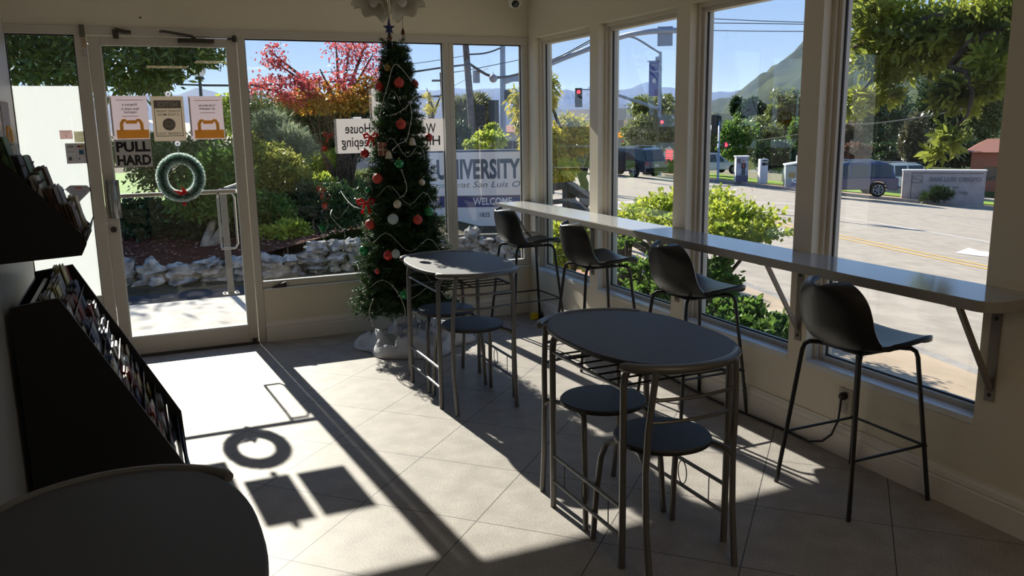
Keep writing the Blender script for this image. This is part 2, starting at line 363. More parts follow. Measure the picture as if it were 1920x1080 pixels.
# curved pull plate, lock, push bar, closer, pivots
pp = MB().grid(lambda u, v: (-.178 + .078*u, YB-.002 - .045*math.sin(math.pi*min(1, u*1.15))**.8 if u < .87 else YB-.002-.02, .962 + .25*v), 9, 2)
part('pull_plate', pp, steel, dr, smooth=True, solid=.004)
part('lock_cylinder', MB().lathe([(.0, 0), (.016, 0), (.019, .004), (.019, .014), (.0, .014)], (-.160, YB, .885), 20, Matrix.Rotation(math.pi/2, 3, 'X')), bronze, dr)
part('push_bar', MB().box(-.123, .647, YB+.05, YB+.075, 1.085, 1.112), chrome, dr, bevel=.004)
part('outer_pull_handle', MB().tube([(.52, YB+.05, 1.085), (.52, YB+.1, 1.085), (.52, YB+.13, 1.05), (.52, YB+.13, .72), (.52, YB+.1, .69), (.61, YB+.1, .69), (.63, YB+.1, .72), (.63, YB+.1, 1.05), (.61, YB+.1, 1.085), (.52, YB+.1, 1.085)], .009, 8), steel, dr)
clo = part('closer', MB().box(.342, .568, YB-.05, YB-.001, 2.088, 2.118), bronze, dr, bevel=.006)
part('closer_arm', MB().tube([(.44, YB-.03, 2.122), (.43, YB-.07, 2.13), (.25, YB-.09, 2.155), (.24, YB-.02, 2.16)], .009, 6).box(.425, .455, YB-.05, YB-.015, 2.112, 2.128), bronze, clo)
part('pivot', MB().box(.655, .714, YB-.02, YB-.001, 2.118, 2.126).lathe([(.014, 0), (.014, .035), (.01, .04)], (.70, YB-.02, 2.105), 12), bronze, dr)
part('pivot', MB().box(.665, .705, YB-.018, YB-.001, .03, .038).lathe([(.011, 0), (.011, .03)], (.685, YB-.014, .004), 12), bronze, dr)
part('threshold', MB().box(-.197, .714, YB-.03, YB+.06, 0, .010), bronze, dr)
part('alarm_latch', MB().box(-.235, -.205, YB-.03, YB-.013, 2.115, 2.19).box(-.225, -.215, YB-.034, YB-.028, 2.14, 2.175), mat('old_brass', (.16, .16, .12), .5, metal=.5), dr)
part('alarm_contact', MB().box(-.228, -.203, YB-.02, YB-.013, 2.055, 2.10), mat('tan_plastic', (.42, .30, .20), .5), dr)
part('alarm_contact', MB().box(-.222, -.203, YB-.02, YB-.013, 2.005, 2.045), mat('grey_tape', (.48, .46, .47), .5), dr)
part('roller_latch', MB().tube([(-.03, YB-.03, 2.165), (.03, YB-.03, 2.15), (.06, YB-.02, 2.15)], .012, 8).box(-.045, -.01, YB-.03, YB-.012, 2.11, 2.165), bronze, dr)
hole = solo('cable_hole', MB().lathe([(.006, 0), (.006, .006)], (.128, YB-.001, 2.245), 10, Matrix.Rotation(math.pi/2, 3, 'X')), darkf, 'tiny black cable hole in the wall above the glass door', 'cable hole')
dw = thing('door_wedge', 'black wedge shaped door stop lying on the window ledge', 'door stop', (.83, YB-.03, .40))
part('rubber_wedge', MB().prism([(0, -.014, 0), (.10, -.014, 0), (.10, -.014, .035), (.085, -.014, .037), (0, -.014, .004)], (0, .03, 0)), mat('rubber', (.03, .028, .027), .7), dw)

# ================================================================== COUNTER
lam = mat('counter_laminate', (.40, .40, .39), .12, spec=.6)
lame = mat('counter_edge', (.30, .28, .25), .5)
def rounded(x0, x1, ya, yb, r, n=6):
    P = [(x1, yb), (x0, yb)]
    for k in range(n+1):
        a = math.pi + k/n*math.pi/2; P.append((x0+r+r*math.cos(a), ya+r+r*math.sin(a)))
    P.append((x1, ya)); return P
ct = thing('window_counter', 'long narrow grey laminate counter fixed under the street windows', 'counter', (2.75, 4, .878))
part('top', MB().prism([(x, y, .878) for x, y in rounded(2.61, XR, 1.885, YB-.013, .075)], (0, 0, .0385)), lame, ct, world=True, bevel=.002)
part('laminate_surface', MB().prism([(x, y, .9165) for x, y in rounded(2.6115, XR-.001, 1.8865, YB-.014, .074)], (0, 0, .0018)), lam, ct, world=True)
brm = mat('bracket_steel', (.25, .22, .19), .45, metal=.4)
for k, y in enumerate((2.062, 3.085, 4.10, 5.12, 6.02)):
    b = MB().box(XR-.006, XR-.0005, y-.02, y+.02, .478, .877).box(2.635, XR-.006, y-.017, y+.017, .871, .877)
    b.prism([(2.665, y-.009, .872), (2.685, y-.009, .872), (XR-.006, y-.009, .548), (XR-.006, y-.009, .515)], (0, .018, 0))
    p = part('bracket', b, brm, ct, world=True)
    for z in (.503, .80): part('screw', MB().lathe([(.008, 0), (.008, .003), (.003, .006)], (XR-.006, y, z), 10, Matrix.Rotation(-math.pi/2, 3, 'Y')), bronze, p, world=True)

# outlet and cord
ol = thing('wall_outlet', 'cream wall socket under the nearest street window', 'outlet', (XR, 2.76, .205))
part('cover_plate', MB().box(XR-.006, XR-.0005, 2.722, 2.80, .205, .325), mat('outlet_plate', (.50, .46, .40), .4), ol, world=True, bevel=.002)
part('socket', MB().box(XR-.008, XR-.006, 2.745, 2.777, .225, .255), mat('outlet_face', (.45, .41, .35), .4), ol, world=True)
part('screw', MB().lathe([(.003, 0), (.003, .002)], (XR-.006, 2.761, .265), 8, Matrix.Rotation(-math.pi/2, 3, 'Y')), steel, ol, world=True)
cordm = mat('black_cord', (.012, .011, .010), .5)
pc = thing('power_cord', 'black power cord running along the skirting from the wall socket', 'cord', (2.8, 3.5, 0))
part('plug', MB().lathe([(.018, 0), (.018, .018), (.012, .028), (0, .03)], (XR-.008, 2.761, .29), 12, Matrix.Rotation(-math.pi/2, 3, 'Y')), cordm, pc, world=True)
pts = [(2.862, 2.761, .285), (2.855, 2.757, .25), (2.85, 2.76, .18), (2.845, 2.79, .10), (2.84, 2.84, .05), (2.838, 2.92, .02)]
y = 3.0
while y < 6.05: pts.append((2.85 + .015*math.sin(y*4.7), y, .008)); y += .12
part('cable', MB().tube(pts, .0055, 6), cordm, pc, smooth=True, world=True)
yt = thing('cord_splitter', 'small yellow and black cord splitter on the floor behind the furthest stool', 'cord splitter', (2.80, 5.90, 0), .3)
part('yellow_body', MB().box(-.03, .03, -.02, .02, 0, .055), mat('yellow_plastic', (.75, .55, .02), .4), yt, bevel=.008)
part('black_plug', MB().lathe([(.02, 0), (.022, .03), (.012, .05)], (.055, -.02, 0), 12), cordm, yt)

# unseen fill panels added behind the camera to brighten the room
fillm = mat('fill_diffuser', (1, .90, .74), .5, emit=1.2)
for k, (x, y) in enumerate(((.6, -1.7), (1.9, -1.7), (1.2, -.5))):
    o = thing('added_fill_panel', ['left', 'right', 'middle'][k] + ' square fill panel added unseen behind the camera', 'fill light', (x, y, ZC-.09), group='added fill panels')
    fr_ = MB()
    for x0_, x1_, ya_, yb_ in ((-.31, .31, -.31, -.29), (-.31, .31, .29, .31), (-.31, -.29, -.29, .29), (.29, .31, -.29, .29)): fr_.box(x0_, x1_, ya_, yb_, 0, .088)
    part('frame', fr_, trimm, o); part('diffuser', MB().box(-.29, .29, -.29, .29, .07, .085), fillm, o)
    ld = bpy.data.lights.new('added_fill_lamp', 'AREA'); ld.size = .56; ld.energy = 5; ld.color = (1, .84, .62)
    lo = bpy.data.objects.new('added_fill_lamp', ld); COL.objects.link(lo); lo.parent = o; lo.location = (0, 0, .06)
# ================================================================== BAR STOOLS
def catmull(P, n):
    P = [Vector(p) for p in P]; out = []
    for i in range(len(P)-1):
        a, b, c, d = P[max(0, i-1)], P[i], P[i+1], P[min(len(P)-1, i+2)]
        for k in range(n):
            t = k/n; out.append(.5*((2*b) + (-a+c)*t + (2*a-5*b+4*c-d)*t*t + (-a+3*b-3*c+d)*t**3))
    return out + [P[-1]]
leather = mat('black_leatherette', (.012, .0115, .0115), .30, bump=.2, bscale=240, spec=.5)
PROF = [(.225, .648), (.19, .668), (.10, .664), (.0, .655), (-.09, .652), (-.155, .668), (-.195, .72), (-.215, .79), (-.232, .86), (-.243, .905)]
WID = [.185, .20, .21, .212, .205, .195, .19, .185, .172, .155]
def make_stool():
    o = thing('bar_stool', 'black leatherette bar stool nearest the camera, in front of the wall socket', 'bar stool', (2.63, 2.46, 0), 0, 'bar stools along the window counter')
    C3 = catmull([(a, b, c) for (a, b), c in zip(PROF, WID)], 5); n = len(C3); L = [0]
    for i in range(1, n): L.append(L[-1] + math.hypot(C3[i].x-C3[i-1].x, C3[i].y-C3[i-1].y))
    def P(u, v):
        i = round(u*(n-1)); p = C3[i]; s_ = min(L[i], L[-1]-L[i]); rc = .09
        w = p.z - (rc*(1-math.sqrt(max(0, 1-((rc-s_)/rc)**2))) if s_ < rc else 0)
        v = 2*v-1; q = math.sin(v*math.pi/2); y = w*q; e = abs(q)**2.4
        back = min(1, max(0, (L[i]/L[-1]-.42)/.2))
        return (p.x + back*.075*e, y, p.y + (1-back)*.028*e*min(1, L[i]/.08) + back*.012*e)
    sh = MB().grid(P, n, 17)
    part('seat_shell', sh, leather, o, smooth=True, solid=.02)
    b = o
    for sx in (1, -1):
        for sy in (1, -1):
            x0, y0 = sx*.215, sy*.205
            top = [(sx*.10 - .0, sy*.10, .636), (sx*.135, sy*.135, .636), (sx*.150, sy*.146, .625), (sx*.157, sy*.152, .60)]
            part('leg', MB().tube(top + [(x0, y0, 0)], .0095, 8), black, o, smooth='a')
    def lp(sx, sy, z): k = 1-z/.6; return (sx*(.157+(.215-.157)*k), sy*(.152+(.205-.152)*k), z)
    for a, c in (((-1, 1), (1, 1)), ((-1, -1), (1, -1)), ((1, -1), (1, 1))):
        A, B_ = Vector(lp(*a, .235)), Vector(lp(*c, .235)); 
        if a[0] == 1: d = (B_-A).normalized()*.012; A -= d; B_ += d
        part('footrest_rung', MB().tube([A, B_], .006, 8), black, o, smooth='a')
    part('seat_plate', MB().box(-.11, .11, -.11, .11, .628, .634), black, o)
    return o
st = make_stool()
for (x, y, rz), lb in zip(((2.655, 3.62, .02), (2.665, 4.67, -.03), (2.652, 5.715, .03)),
        ('black leatherette bar stool second from the camera, behind the nearer bistro table', 'black leatherette bar stool third from the camera, halfway along the counter', 'black leatherette bar stool furthest away, by the corner of the two window walls')):
    c = copy_tree(st); c.location = (x, y, 0); c.rotation_euler.z = rz; c['label'] = lb
# ================================================================== BISTRO SETS
topm = mat('charcoal_laminate', (.044, .048, .058), .58, spec=.6, bump=.05, bscale=300)
edgem = mat('black_edge', (.012, .012, .013), .5)
tubem = mat('grey_powder_coat', (.16, .155, .15), .38, metal=.5, bump=.1, bscale=200)
wirem = mat('rack_wire', (.05, .048, .046), .4, metal=.4)
def superell(a, b, n, cnt=64):
    P = []
    for k in range(cnt):
        t_ = 2*math.pi*k/cnt; c_, s_ = math.cos(t_), math.sin(t_)
        P.append((a*math.copysign(abs(c_)**(2/n), c_), b*math.copysign(abs(s_)**(2/n), s_)))
    return P
def make_table():
    o = thing('bistro_table', 'oval charcoal bistro table nearest the window counter with two stools tucked under', 'table', (1.66, 2.605, 0), 0, 'bistro tables')
    pl = superell(.282, .425, 2.5)
    part('tabletop', MB().prism([(x, y, .7475) for x, y in pl], (0, 0, .0175)), topm, o, bevel=.0035)
    part('edge_band', MB().prism([(x*1.006, y*1.004, .748) for x, y in pl], (0, 0, .012)), edgem, o)
    for sx in (-1, 1):
        for sy in (-1, 1):
            x, y = sx*.22, sy*.267
            part('leg', MB().tube([(x, y, 0), (x, y, .67), (x-sx*.004, y, .70), (x-sx*.018, y, .725), (x-sx*.04, y, .738), (x-sx*.085, y, .742)], .0125, 10), tubem, o, smooth='a')
        x = sx*.22
        part('side_rail', MB().tube([(x, -.267, .655), (x, .267, .655)], .007, 8), tubem, o, smooth='a')
        for z in (.115, .225): part('lower_rail', MB().tube([(x, -.267, z), (x, .267, z)], .0075, 8), tubem, o, smooth='a')
        part('ring_ornament', MB().tube([(x, .028*math.cos(a), .17+.048*math.sin(a)) for a in [2*math.pi*k/24 for k in range(24)]], .0022, 6, closed=True), wirem, o)
        for y in (-.17, .17): part('spindle', MB().tube([(x, y, .115), (x, y, .225)], .0022, 6), wirem, o)
    for k in range(7):
        y = -.225 + k*.075; part('rack_wire', MB().tube([(-.22, y, .655), (.22, y, .655)], .0042, 6), wirem, o)
    part('rack_wire', MB().tube([(0, -.225, .651), (0, .225, .651)], .0042, 6), wirem, o)
    return o
def make_chair():
    """local -y is behind the sitter"""
    o = thing('bistro_stool', 'near round stool with curved backrest at the bistro table nearest the window counter', 'stool', (1.63, 2.385, 0), 0, 'round stools of the bistro sets')
    part('seat', MB().lathe([(0, .432), (.165, .432), (.172, .438), (.172, .448), (.168, .453), (0, .453)], seg=40), topm, o, smooth='a')
    part('seat_rim', MB().lathe([(.1725, .436), (.1735, .436), (.1735, .447), (.1725, .447)], seg=40, cap=False), edgem, o)
    arc = [(.235*math.sin(a)*1.0, -.095 - .125*(1-((math.sin(a)))**2*1.0)**.75 if abs(math.sin(a)) < 1 else -.095, .755) for a in [math.pi*(k/16-.5)*.94 for k in range(17)]]
    part('top_rail', MB().tube(arc, [.012]+[.0165]*15+[.012], 12), tubem, o, smooth='a')
    for s_ in (-1, 1):
        part('back_post', MB().tube([(s_*.175, -.205, 0), (s_*.178, -.178, .20), (s_*.178, -.170, .40), (s_*.175, -.178, .55), (s_*.165, -.188, .68), (s_*.158, -.192, .752)], .0115, 10), tubem, o, smooth='a')
        part('front_leg', MB().tube([(s_*.178, -.170, .40), (s_*.168, -.15, .418), (s_*.14, -.08, .424), (s_*.125, .02, .424), (s_*.135, .085, .42), (s_*.155, .125, .395), (s_*.165, .145, .34), (s_*.172, .165, .2), (s_*.178, .18, 0)], .0115, 10), tubem, o, smooth='a')
    for z, d in ((.655, -.188), (.575, -.178)):
        part('back_slat', MB().tube([(.165*math.sin(a), d-.028*(1-math.sin(a)**2), z) for a in [math.pi*(k/10-.5) for k in range(11)]], .0065, 8), tubem, o, smooth='a')
    part('cross_stretcher', MB().tube([(-.13, .02, .424), (.13, .02, .424)], .006, 6), tubem, o)
    return o
tb = make_table(); chn = make_chair()
def put(o, x, y, rz, lb):
    o.location = (x, y, 0); o.rotation_euler.z = rz; o['label'] = lb; return o
put(copy_tree(chn), 1.64, 2.82, math.pi, 'far round stool with curved backrest at the bistro table nearest the window counter')
put(copy_tree(tb), 1.65, 4.485, 0, 'oval bistro table beside the Christmas tree, half in sunlight')
put(copy_tree(chn), 1.64, 4.265, 0, 'near round stool at the bistro table beside the Christmas tree')
put(copy_tree(chn), 1.635, 4.69, math.pi, 'far round stool at the bistro table beside the Christmas tree')
put(copy_tree(tb), -.118, 1.625, 0, 'oval dark bistro table cut off by the lower left corner of the photo')
put(copy_tree(chn), -.10, 1.835, math.pi, 'round stool with curved backrest behind the bistro table in the lower left corner')

# ================================================================== BROCHURE RACKS
rackm = mat('black_rack_board', (.010, .010, .012), .45, spec=.3)
def solid_frame(pts, ya, yb): return MB().prism([(x, ya, z) for x, z in pts], (0, yb-ya, 0))
ORD = ['top', 'second', 'third', 'fourth', 'fifth', 'sixth', 'seventh', 'eighth', 'ninth', 'bottom']
PAPER = {}
def paper(nm, c):
    if nm not in PAPER: PAPER[nm] = mat('paper_'+nm, tuple(k*.72 for k in c), .6, var=.35, scale=30)
    return PAPER[nm]
PC = [('white', (.70, .70, .70)), ('cream', (.68, .62, .45)), ('pale yellow', (.66, .60, .30)), ('brown', (.18, .10, .07)), ('dark red', (.22, .03, .03)), ('grey', (.35, .36, .38)), ('green', (.14, .24, .12)), ('pale blue', (.35, .45, .58)), ('orange', (.65, .22, .08)), ('dark blue', (.05, .07, .16)), ('black', (.03, .03, .035))]
def brochures(x, y0, y1, z, h, dx, colour, lb, grp, tilt=.22):
    """a stack of leaflets standing in a pocket, leaning back"""
    cn, cc = colour; m = MB(); n = rnd.randint(5, 9); t_ = dx/n
    for k in range(n):
        hh = h*rnd.uniform(.93, 1.02); xx = x + k*t_; dy = rnd.uniform(-.004, .004)
        tl = tilt + rnd.uniform(-.03, .05)
        m.prism([(xx, y0+dy, z), (xx+t_*.72, y0+dy, z), (xx+t_*.72-hh*math.sin(tl), y0+dy, z+hh*math.cos(tl)), (xx-hh*math.sin(tl), y0+dy, z+hh*math.cos(tl))], (0, y1-y0, 0))
    o = solo('brochure_stack', m, paper(cn, cc), lb, 'brochures', grp); return o
def rack(nm, lb, grp, ya, yb, prof, tiers, tag_, colw, h, depth, picks, skip=()):
    cx_ = sum(p[0] for p in prof)/len(prof)
    o = thing(nm, lb, 'brochure rack', (cx_, (ya+yb)/2, min(p[1] for p in prof)))
    for y in (ya, yb-.016): part('side_panel', solid_frame(prof, y, y+.016), rackm, o, world=True)
    k = 0; ncol = max(1, round((yb-ya-.05)/colw)); cw = (yb-ya-.036)/ncol
    for i, (x, z) in enumerate(tiers):
        part('shelf', MB().box(x-depth, x, ya+.017, yb-.017, z, z+.008).prism([(x, ya+.017, z), (x+.003, ya+.017, z), (x+.015, ya+.017, z+.045), (x+.012, ya+.017, z+.045)], (0, yb-ya-.034, 0)), rackm, o, world=True)
        for j in range(ncol):
            if rnd.random() < .10: continue
            a = ya+.019+j*cw; cl = picks[(i*7+j*3+rnd.randint(0, 2)) % len(picks)]
            pos = 'nearest' if j == 0 else ('furthest' if j == ncol-1 else ['', 'second', 'third', 'fourth', 'fifth', 'sixth', 'seventh'][j] + ' from the near side')
            tn = ORD[i] if i < len(tiers)-1 else 'bottom'
            hh = h*rnd.uniform(.85, 1.1)
            brochures(x-depth*.72, a+.004, a+cw-.006, z+.009, hh, depth*rnd.uniform(.4, .75), PC[cl], '%s brochures in the %s tier of the %s rack, %s' % (PC[cl][0], tn, tag_, pos), grp)
    return o
low = [(-.437, 0), (.108, 0), (.098, .228), (-.285, .965), (-.435, .945)]
t1 = [(-.262 + .0405*k, .83 - .0815*k) for k in range(9)]
r1_ = rack('brochure_rack', 'black floor standing brochure rack against the left wall', None, 3.30, 4.12, low, t1, 'lower', .115, .15, .07, [0, 5, 3, 1, 2, 4, 10, 0, 2, 9, 5, 8, 3])
grp_ = 'brochures in the floor rack'
part('back_board', MB().box(-.436, -.430, 3.317, 4.103, 0, .92), rackm, r1_, world=True)
part('white_edge_strip', MB().box(-.40, -.385, 3.32, 4.10, .905, .915), mat('white_board', (.7, .68, .64), .5), r1_, world=True)
part('kick_board', MB().prism([(.098, 3.317, 0), (.104, 3.317, 0), (.094, 3.317, .16), (.088, 3.317, .16)], (0, .786, 0)), rackm, r1_, world=True)
up_ = [(-.455, 1.10), (-.455, 1.56), (-.407, 1.455), (-.179, 1.178), (-.176, 1.15), (-.195, 1.112)]
t2 = [(-.36 + .0455*k, 1.385 - .0555*k) for k in range(5)]
r2_ = rack('brochure_rack', 'black wall mounted brochure rack above the floor standing one', None, 3.28, 3.72, up_, [(-.41, 1.44)]+t2, 'upper', .14, .125, .05, [5, 6, 0, 1, 5, 3, 10, 0])
part('bottom_board', MB().prism([(-.455, 3.297, 1.10), (-.195, 3.297, 1.112), (-.195, 3.297, 1.118), (-.455, 3.297, 1.106)], (0, .406, 0)), rackm, r2_, world=True)
part('back_board', MB().box(-.458, -.452, 3.297, 3.703, 1.10, 1.6), rackm, r2_, world=True)
for o in SC.objects:
    if o.name.startswith('brochure_stack'): o['group'] = 'brochures in the upper rack' if 'upper' in o['label'] else 'brochures in the floor rack'
# ================================================================== POSTERS AND STICKERS ON THE GLASS
paperm = mat('poster_paper', (.72, .66, .69), .6, tr=.42)
noticem = mat('notice_paper', (.66, .60, .52), .6, tr=.35)
ink_o = mat('orange_ink', (.95, .62, .14), .6, tr=.5)
ink_g = mat('grey_ink', (.12, .11, .14), .6)
ink_b = mat('brown_ink', (.30, .25, .21), .6, tr=.3)
ink_l = mat('pale_orange_ink', (.70, .38, .28), .6, tr=.3)
whitem = mat('white_card', (.78, .76, .76), .6, tr=.42)
clearm = mat('clear_plastic', (.75, .75, .8), .15, tr=.6)
redm = mat('red_felt', (.55, .02, .02), .6, tr=.3)
YP = YB-.008         # plane of papers stuck to the inside of the panes
MIR = (-1, 0, 0); ZU = (0, 0, 1)
# writing that reads from the street: seen mirrored from inside
def rect(x0, x1, z0, z1, y, d=.0006): return MB().box(x0, x1, y-d, y, z0, z1)
def sheet(nm, lb, cat, x0, x1, z0, z1, m, y=YP, grp=None):
    o = thing(nm, lb, cat, ((x0+x1)/2, y, z0), group=grp)
    part('sheet', MB().box(x0, x1, y, y+.002, z0, z1), m, o, world=True); return o
def mask_poster(x0, x1, z0, z1, lb, lines, y=YP, xs=None):
    o = sheet('mask_poster', lb, 'poster', x0, x1, z0, z1, paperm, y)
    w, h, cx = x1-x0, z1-z0, (x0+x1)/2+.003; mid = cx+.005
    part('coloured_band', rect(x0+w*.12, x1-w*.02, z0+h*.02, z0+h*.22, y-.0002), ink_o, o, world=True)
    part('handle_grip', MB().box(mid-w*.15, mid+w*.15, y-.0012, y-.0004, z0+h*.36, z0+h*.44), ink_o, o, world=True, bevel=.0002)
    a = w*.27; hp = [(mid-a, z0+h*.21), (mid-a, z0+h*.36), (mid-a*.8, z0+h*.435), (mid-a*.5, z0+h*.44)]
    for s_ in (-1, 1): part('handle_arm', MB().tube([(mid+s_*(px-mid), y-.001, pz) for px, pz in hp], [.0105, .0105, .0105, .0085], 8), ink_o, o, world=True)
    part('suction_hinge', MB().box(x0+w*.015, x0+w*.05, y-.001, y, z0+h*.08, z1-h*.03), whitem, o, world=True)
    n = len(lines)
    for k, s_ in enumerate(lines): text(o, s_, .022, ink_g, (mid, y-.0012, z0+h*(.79-k*.085)), MIR, ZU, bold=.0004)
    for zz in (.895, .79-n*.085-.01):
        part('fine_print', rect(mid-w*.36 if zz > .8 else mid-w*.22, mid+w*.36 if zz > .8 else mid+w*.22, z0+h*zz, z0+h*zz+.0035, y-.0003), ink_l, o, world=True)
    return o
mask_poster(-.108, .118, 1.472, 1.752, 'white and orange poster on the glass door, left of the brown notice', ['Wearing a', 'face mask is', 'required'])
mask_poster(.372, .591, 1.462, 1.748, 'white and orange poster on the glass door, right of the brown notice', ['Cubrebocas', 'se requiere'])
nt_ = sheet('notice_sign', 'mirrored brown NOTICE face mask sign in the middle of the glass door', 'sign', .142, .342, 1.455, 1.748, noticem)
x0, x1, z0, z1 = .157, .326, 1.487, 1.722
part('border', MB().box(x0, x1, YP-.0008, YP-.0003, z0, z0+.004).box(x0, x0+.004, YP-.0008, YP-.0003, z0, z1).box(x1-.004, x1, YP-.0008, YP-.0003, z0, z1), ink_b, nt_, world=True)
part('heading_band', rect(x0, x1, z1-.052, z1, YP-.0003), ink_b, nt_, world=True)
text(nt_, 'NOTICE', .04, noticem, ((x0+x1)/2, YP-.0014, z1-.026), MIR, ZU, bold=.001, width=.125)
for s_, zz, ww in (('PLEASE WEAR', z1-.070, .145), ('A FACE MASK', z1-.093, .135), ('THANK YOU', z0+.018, .150)): text(nt_, s_, .022, ink_b, ((x0+x1)/2, YP-.0008, zz), MIR, ZU, bold=.0003, width=ww)
mc = ((x0+x1)/2, YP-.0004, z0+.078)
part('round_badge', MB().lathe([(0, 0), (.040, 0), (.040, .0006), (0, .0006)], mc, 28, Matrix.Rotation(math.pi/2, 3, 'X')), ink_b, nt_, world=True)
mk = MB()
for zz, ww in ((.012, .019), (0, .021), (-.012, .019)): mk.box(mc[0]-ww, mc[0]+ww, YP-.0016, YP-.0011, mc[2]+zz-.0012, mc[2]+zz+.0012)
part('mask_symbol', mk.tube([(mc[0]+.022*math.copysign(min(1, abs(math.cos(a))*1.3), math.cos(a)), YP-.0013, mc[2]+.017*math.sin(a)) for a in [k*math.pi/12 for k in range(24)]], .0011, 4, closed=True).tube([(mc[0]+.034*math.cos(a), YP-.0013, mc[2]+.012*math.sin(a)) for a in [k*math.pi/12 for k in range(24)]], .0009, 4, closed=True), noticem, nt_, world=True)
ph = sheet('pull_hard_sign', 'grey PULL HARD sign taped to the glass door below the left poster', 'sign', -.106, .118, 1.290, 1.470, mat('grey_acetate', (.34, .32, .31), .5, tr=.4))
for s_, zz in (('PULL', 1.424), ('HARD', 1.337)): text(ph, s_, .10, mat('black_ink', (.006, .006, .006), .6), (.008, YP-.0008, zz), (1, 0, 0), ZU, bold=.004, width=.205, height=.068)
def cup(nm, lb, x, z, r=.018):
    o = thing(nm, lb, 'suction cup', (x, YP-.002, z-r))
    R = Matrix.Rotation(math.pi/2, 3, 'X')
    part('cup', MB().lathe([(0, 0), (r, 0), (r*.9, .002), (r*.35, .008), (0, .008)], (x, YP-.001, z), 20, R), clearm, o, smooth=True, world=True)
    part('knob', MB().lathe([(0, .008), (r*.3, .008), (r*.35, .012), (0, .014)], (x, YP-.001, z), 12, R), clearm, o, smooth=True, world=True); return o
cup('suction_cup', 'clear suction cup at the top edge of the brown notice', .252, 1.762)
cup('suction_cup', 'clear suction cup holding up the tinsel wreath', .283, 1.437)
# wreath
wc = np.array([.283, YB-.035, 1.212]); wr = thing('tinsel_wreath', 'green tinsel wreath with white tips and red bow on the glass door', 'wreath', (wc[0], wc[1], wc[2]-.155))
n = 17000; th = NR.uniform(0, 2*math.pi, n); ph_ = NR.uniform(0, 2*math.pi, n); Rr = .123
cen = wc + np.stack([Rr*np.cos(th)*.97, 0*th, Rr*np.sin(th)*1.04], 1)
dr_ = np.stack([np.cos(th)*np.cos(ph_), np.sin(ph_), np.sin(th)*np.cos(ph_)], 1) + NR.normal(size=(n, 3))*.22
ln = NR.uniform(.024, .040, n)
inv_ = MATX[wr.name].inverted(); off_ = np.array(inv_.translation)
leafobj('green_tinsel', cen+off_+dr_*.004, dr_, sph(n), ln, .0022, mat('green_tinsel', (.05, .30, .19), .3, tr=.5), wr)
k = NR.random(n) < .8; dn = dr_/np.linalg.norm(dr_, axis=1)[:, None]
leafobj('white_tips', (cen+off_+dn*(ln[:, None]*.75))[k], dr_[k], sph(k.sum()), .014, .0034, mat('white_tinsel', (.85, .92, .90), .4, tr=.55), wr)
part('wire_core', MB().tube([tuple(wc + np.array([Rr*math.cos(a)*.97, 0, Rr*math.sin(a)*1.04])) for a in [2*math.pi*q/28 for q in range(28)]], .010, 6, closed=True), mat('wreath_core', (.02, .09, .06), .6), wr, world=True)
part('hanging_thread', MB().tube([(.283, YB-.02, 1.43), (.283, YB-.03, 1.35)], .0012, 5), whitem, wr, world=True)
bw = MB()
for d in ((-.055, .035), (.012, .052)): bw.prism([(wc[0]-.008, YB-.078, 1.095), (wc[0]-.008+d[0], YB-.082, 1.10+d[1]), (wc[0]+.016+d[0]*.4, YB-.085, 1.105+d[1]*.5), (wc[0]+.035, YB-.08, 1.11)], (0, .004, 0))
part('red_bow', bw, redm, wr, world=True)
bb = thing('small_red_bauble', 'small red bauble hanging just below the tinsel wreath', 'bauble', (.292, YB-.02, 1.02))
part('ball', MB().ball((.292, YB-.02, 1.035), .015), redm, bb, smooth=True, world=True); part('cap', MB().cyl((.292, YB-.02, 1.048), (.292, YB-.02, 1.056), .004, 8), whitem, bb, world=True)
# signs hung in the big window
def wsign(lb, px0, px1, py0, py1, lines, size, y=YP-.004, dx=0):
    a = aty(px0, py0, y); b = aty(px1, py1, y); z1, z0 = a.z, b.z
    o = sheet('window_sign', lb, 'sign', a.x, b.x, z0, z1, whitem, y)
    n_ = len(lines)
    for k_, s_ in enumerate(lines): text(o, s_, size, mat('sign_ink', (.05, .045, .05), .6), ((a.x+b.x)/2+dx, y-.0006, z1-(z1-z0)*((k_+.5)/n_*.86+.07)), MIR, ZU, bold=.0012, width=(b.x-a.x)*.80 if len(s_) > 5 else (b.x-a.x)*.6)
    part('hanging_clip', MB().box((a.x+b.x)/2-.03, (a.x+b.x)/2+.03, y-.001, y+.003, z1, z1+.012), clearm, o, world=True)
    return o
wsign('white mirrored House Keeping sign in the big window left of the tree', 630, 712, 223, 286, ['House', 'Keeping'], .1)
wsign("white mirrored We're Hiring sign in the big window right of the tree", 757, 833, 223, 283, ["We're", 'Hiring'], .1)
wsign('white mirrored Help Wanted sign almost hidden behind the Christmas tree', 696, 770, 166, 221, ['Help', 'Wanted'], .1, dx=0)
# stickers on the frosted side pane
YS = YB+.028
def sticker(nm, lb, px0, px1, py0, py1, c, rnd_=.003):
    a = aty(px0, py0, YS); b = aty(px1, py1, YS)
    o = thing(nm, lb, 'sticker', ((a.x+b.x)/2, YS, b.z)); part('backing', MB().box(a.x, b.x, YS-.001, YS, b.z, a.z), c, o, world=True); return o, a, b
o, a, b = sticker('menorah_sticker', 'small pink sticker with branching symbol high on the frosted pane', 111, 137, 244.5, 260.5, mat('pink_sticker', (.85, .68, .66), .6, tr=.75))
mk = MB()
for q in range(1, 5): w_ = .007*q; mk.box((a.x+b.x)/2-w_, (a.x+b.x)/2+w_, YS-.002, YS-.001, b.z+.012+.009*q, b.z+.0135+.009*q)
mk.box((a.x+b.x)/2-.0012, (a.x+b.x)/2+.0012, YS-.002, YS-.001, b.z+.008, b.z+.022); part('symbol', mk, ink_g, o, world=True)
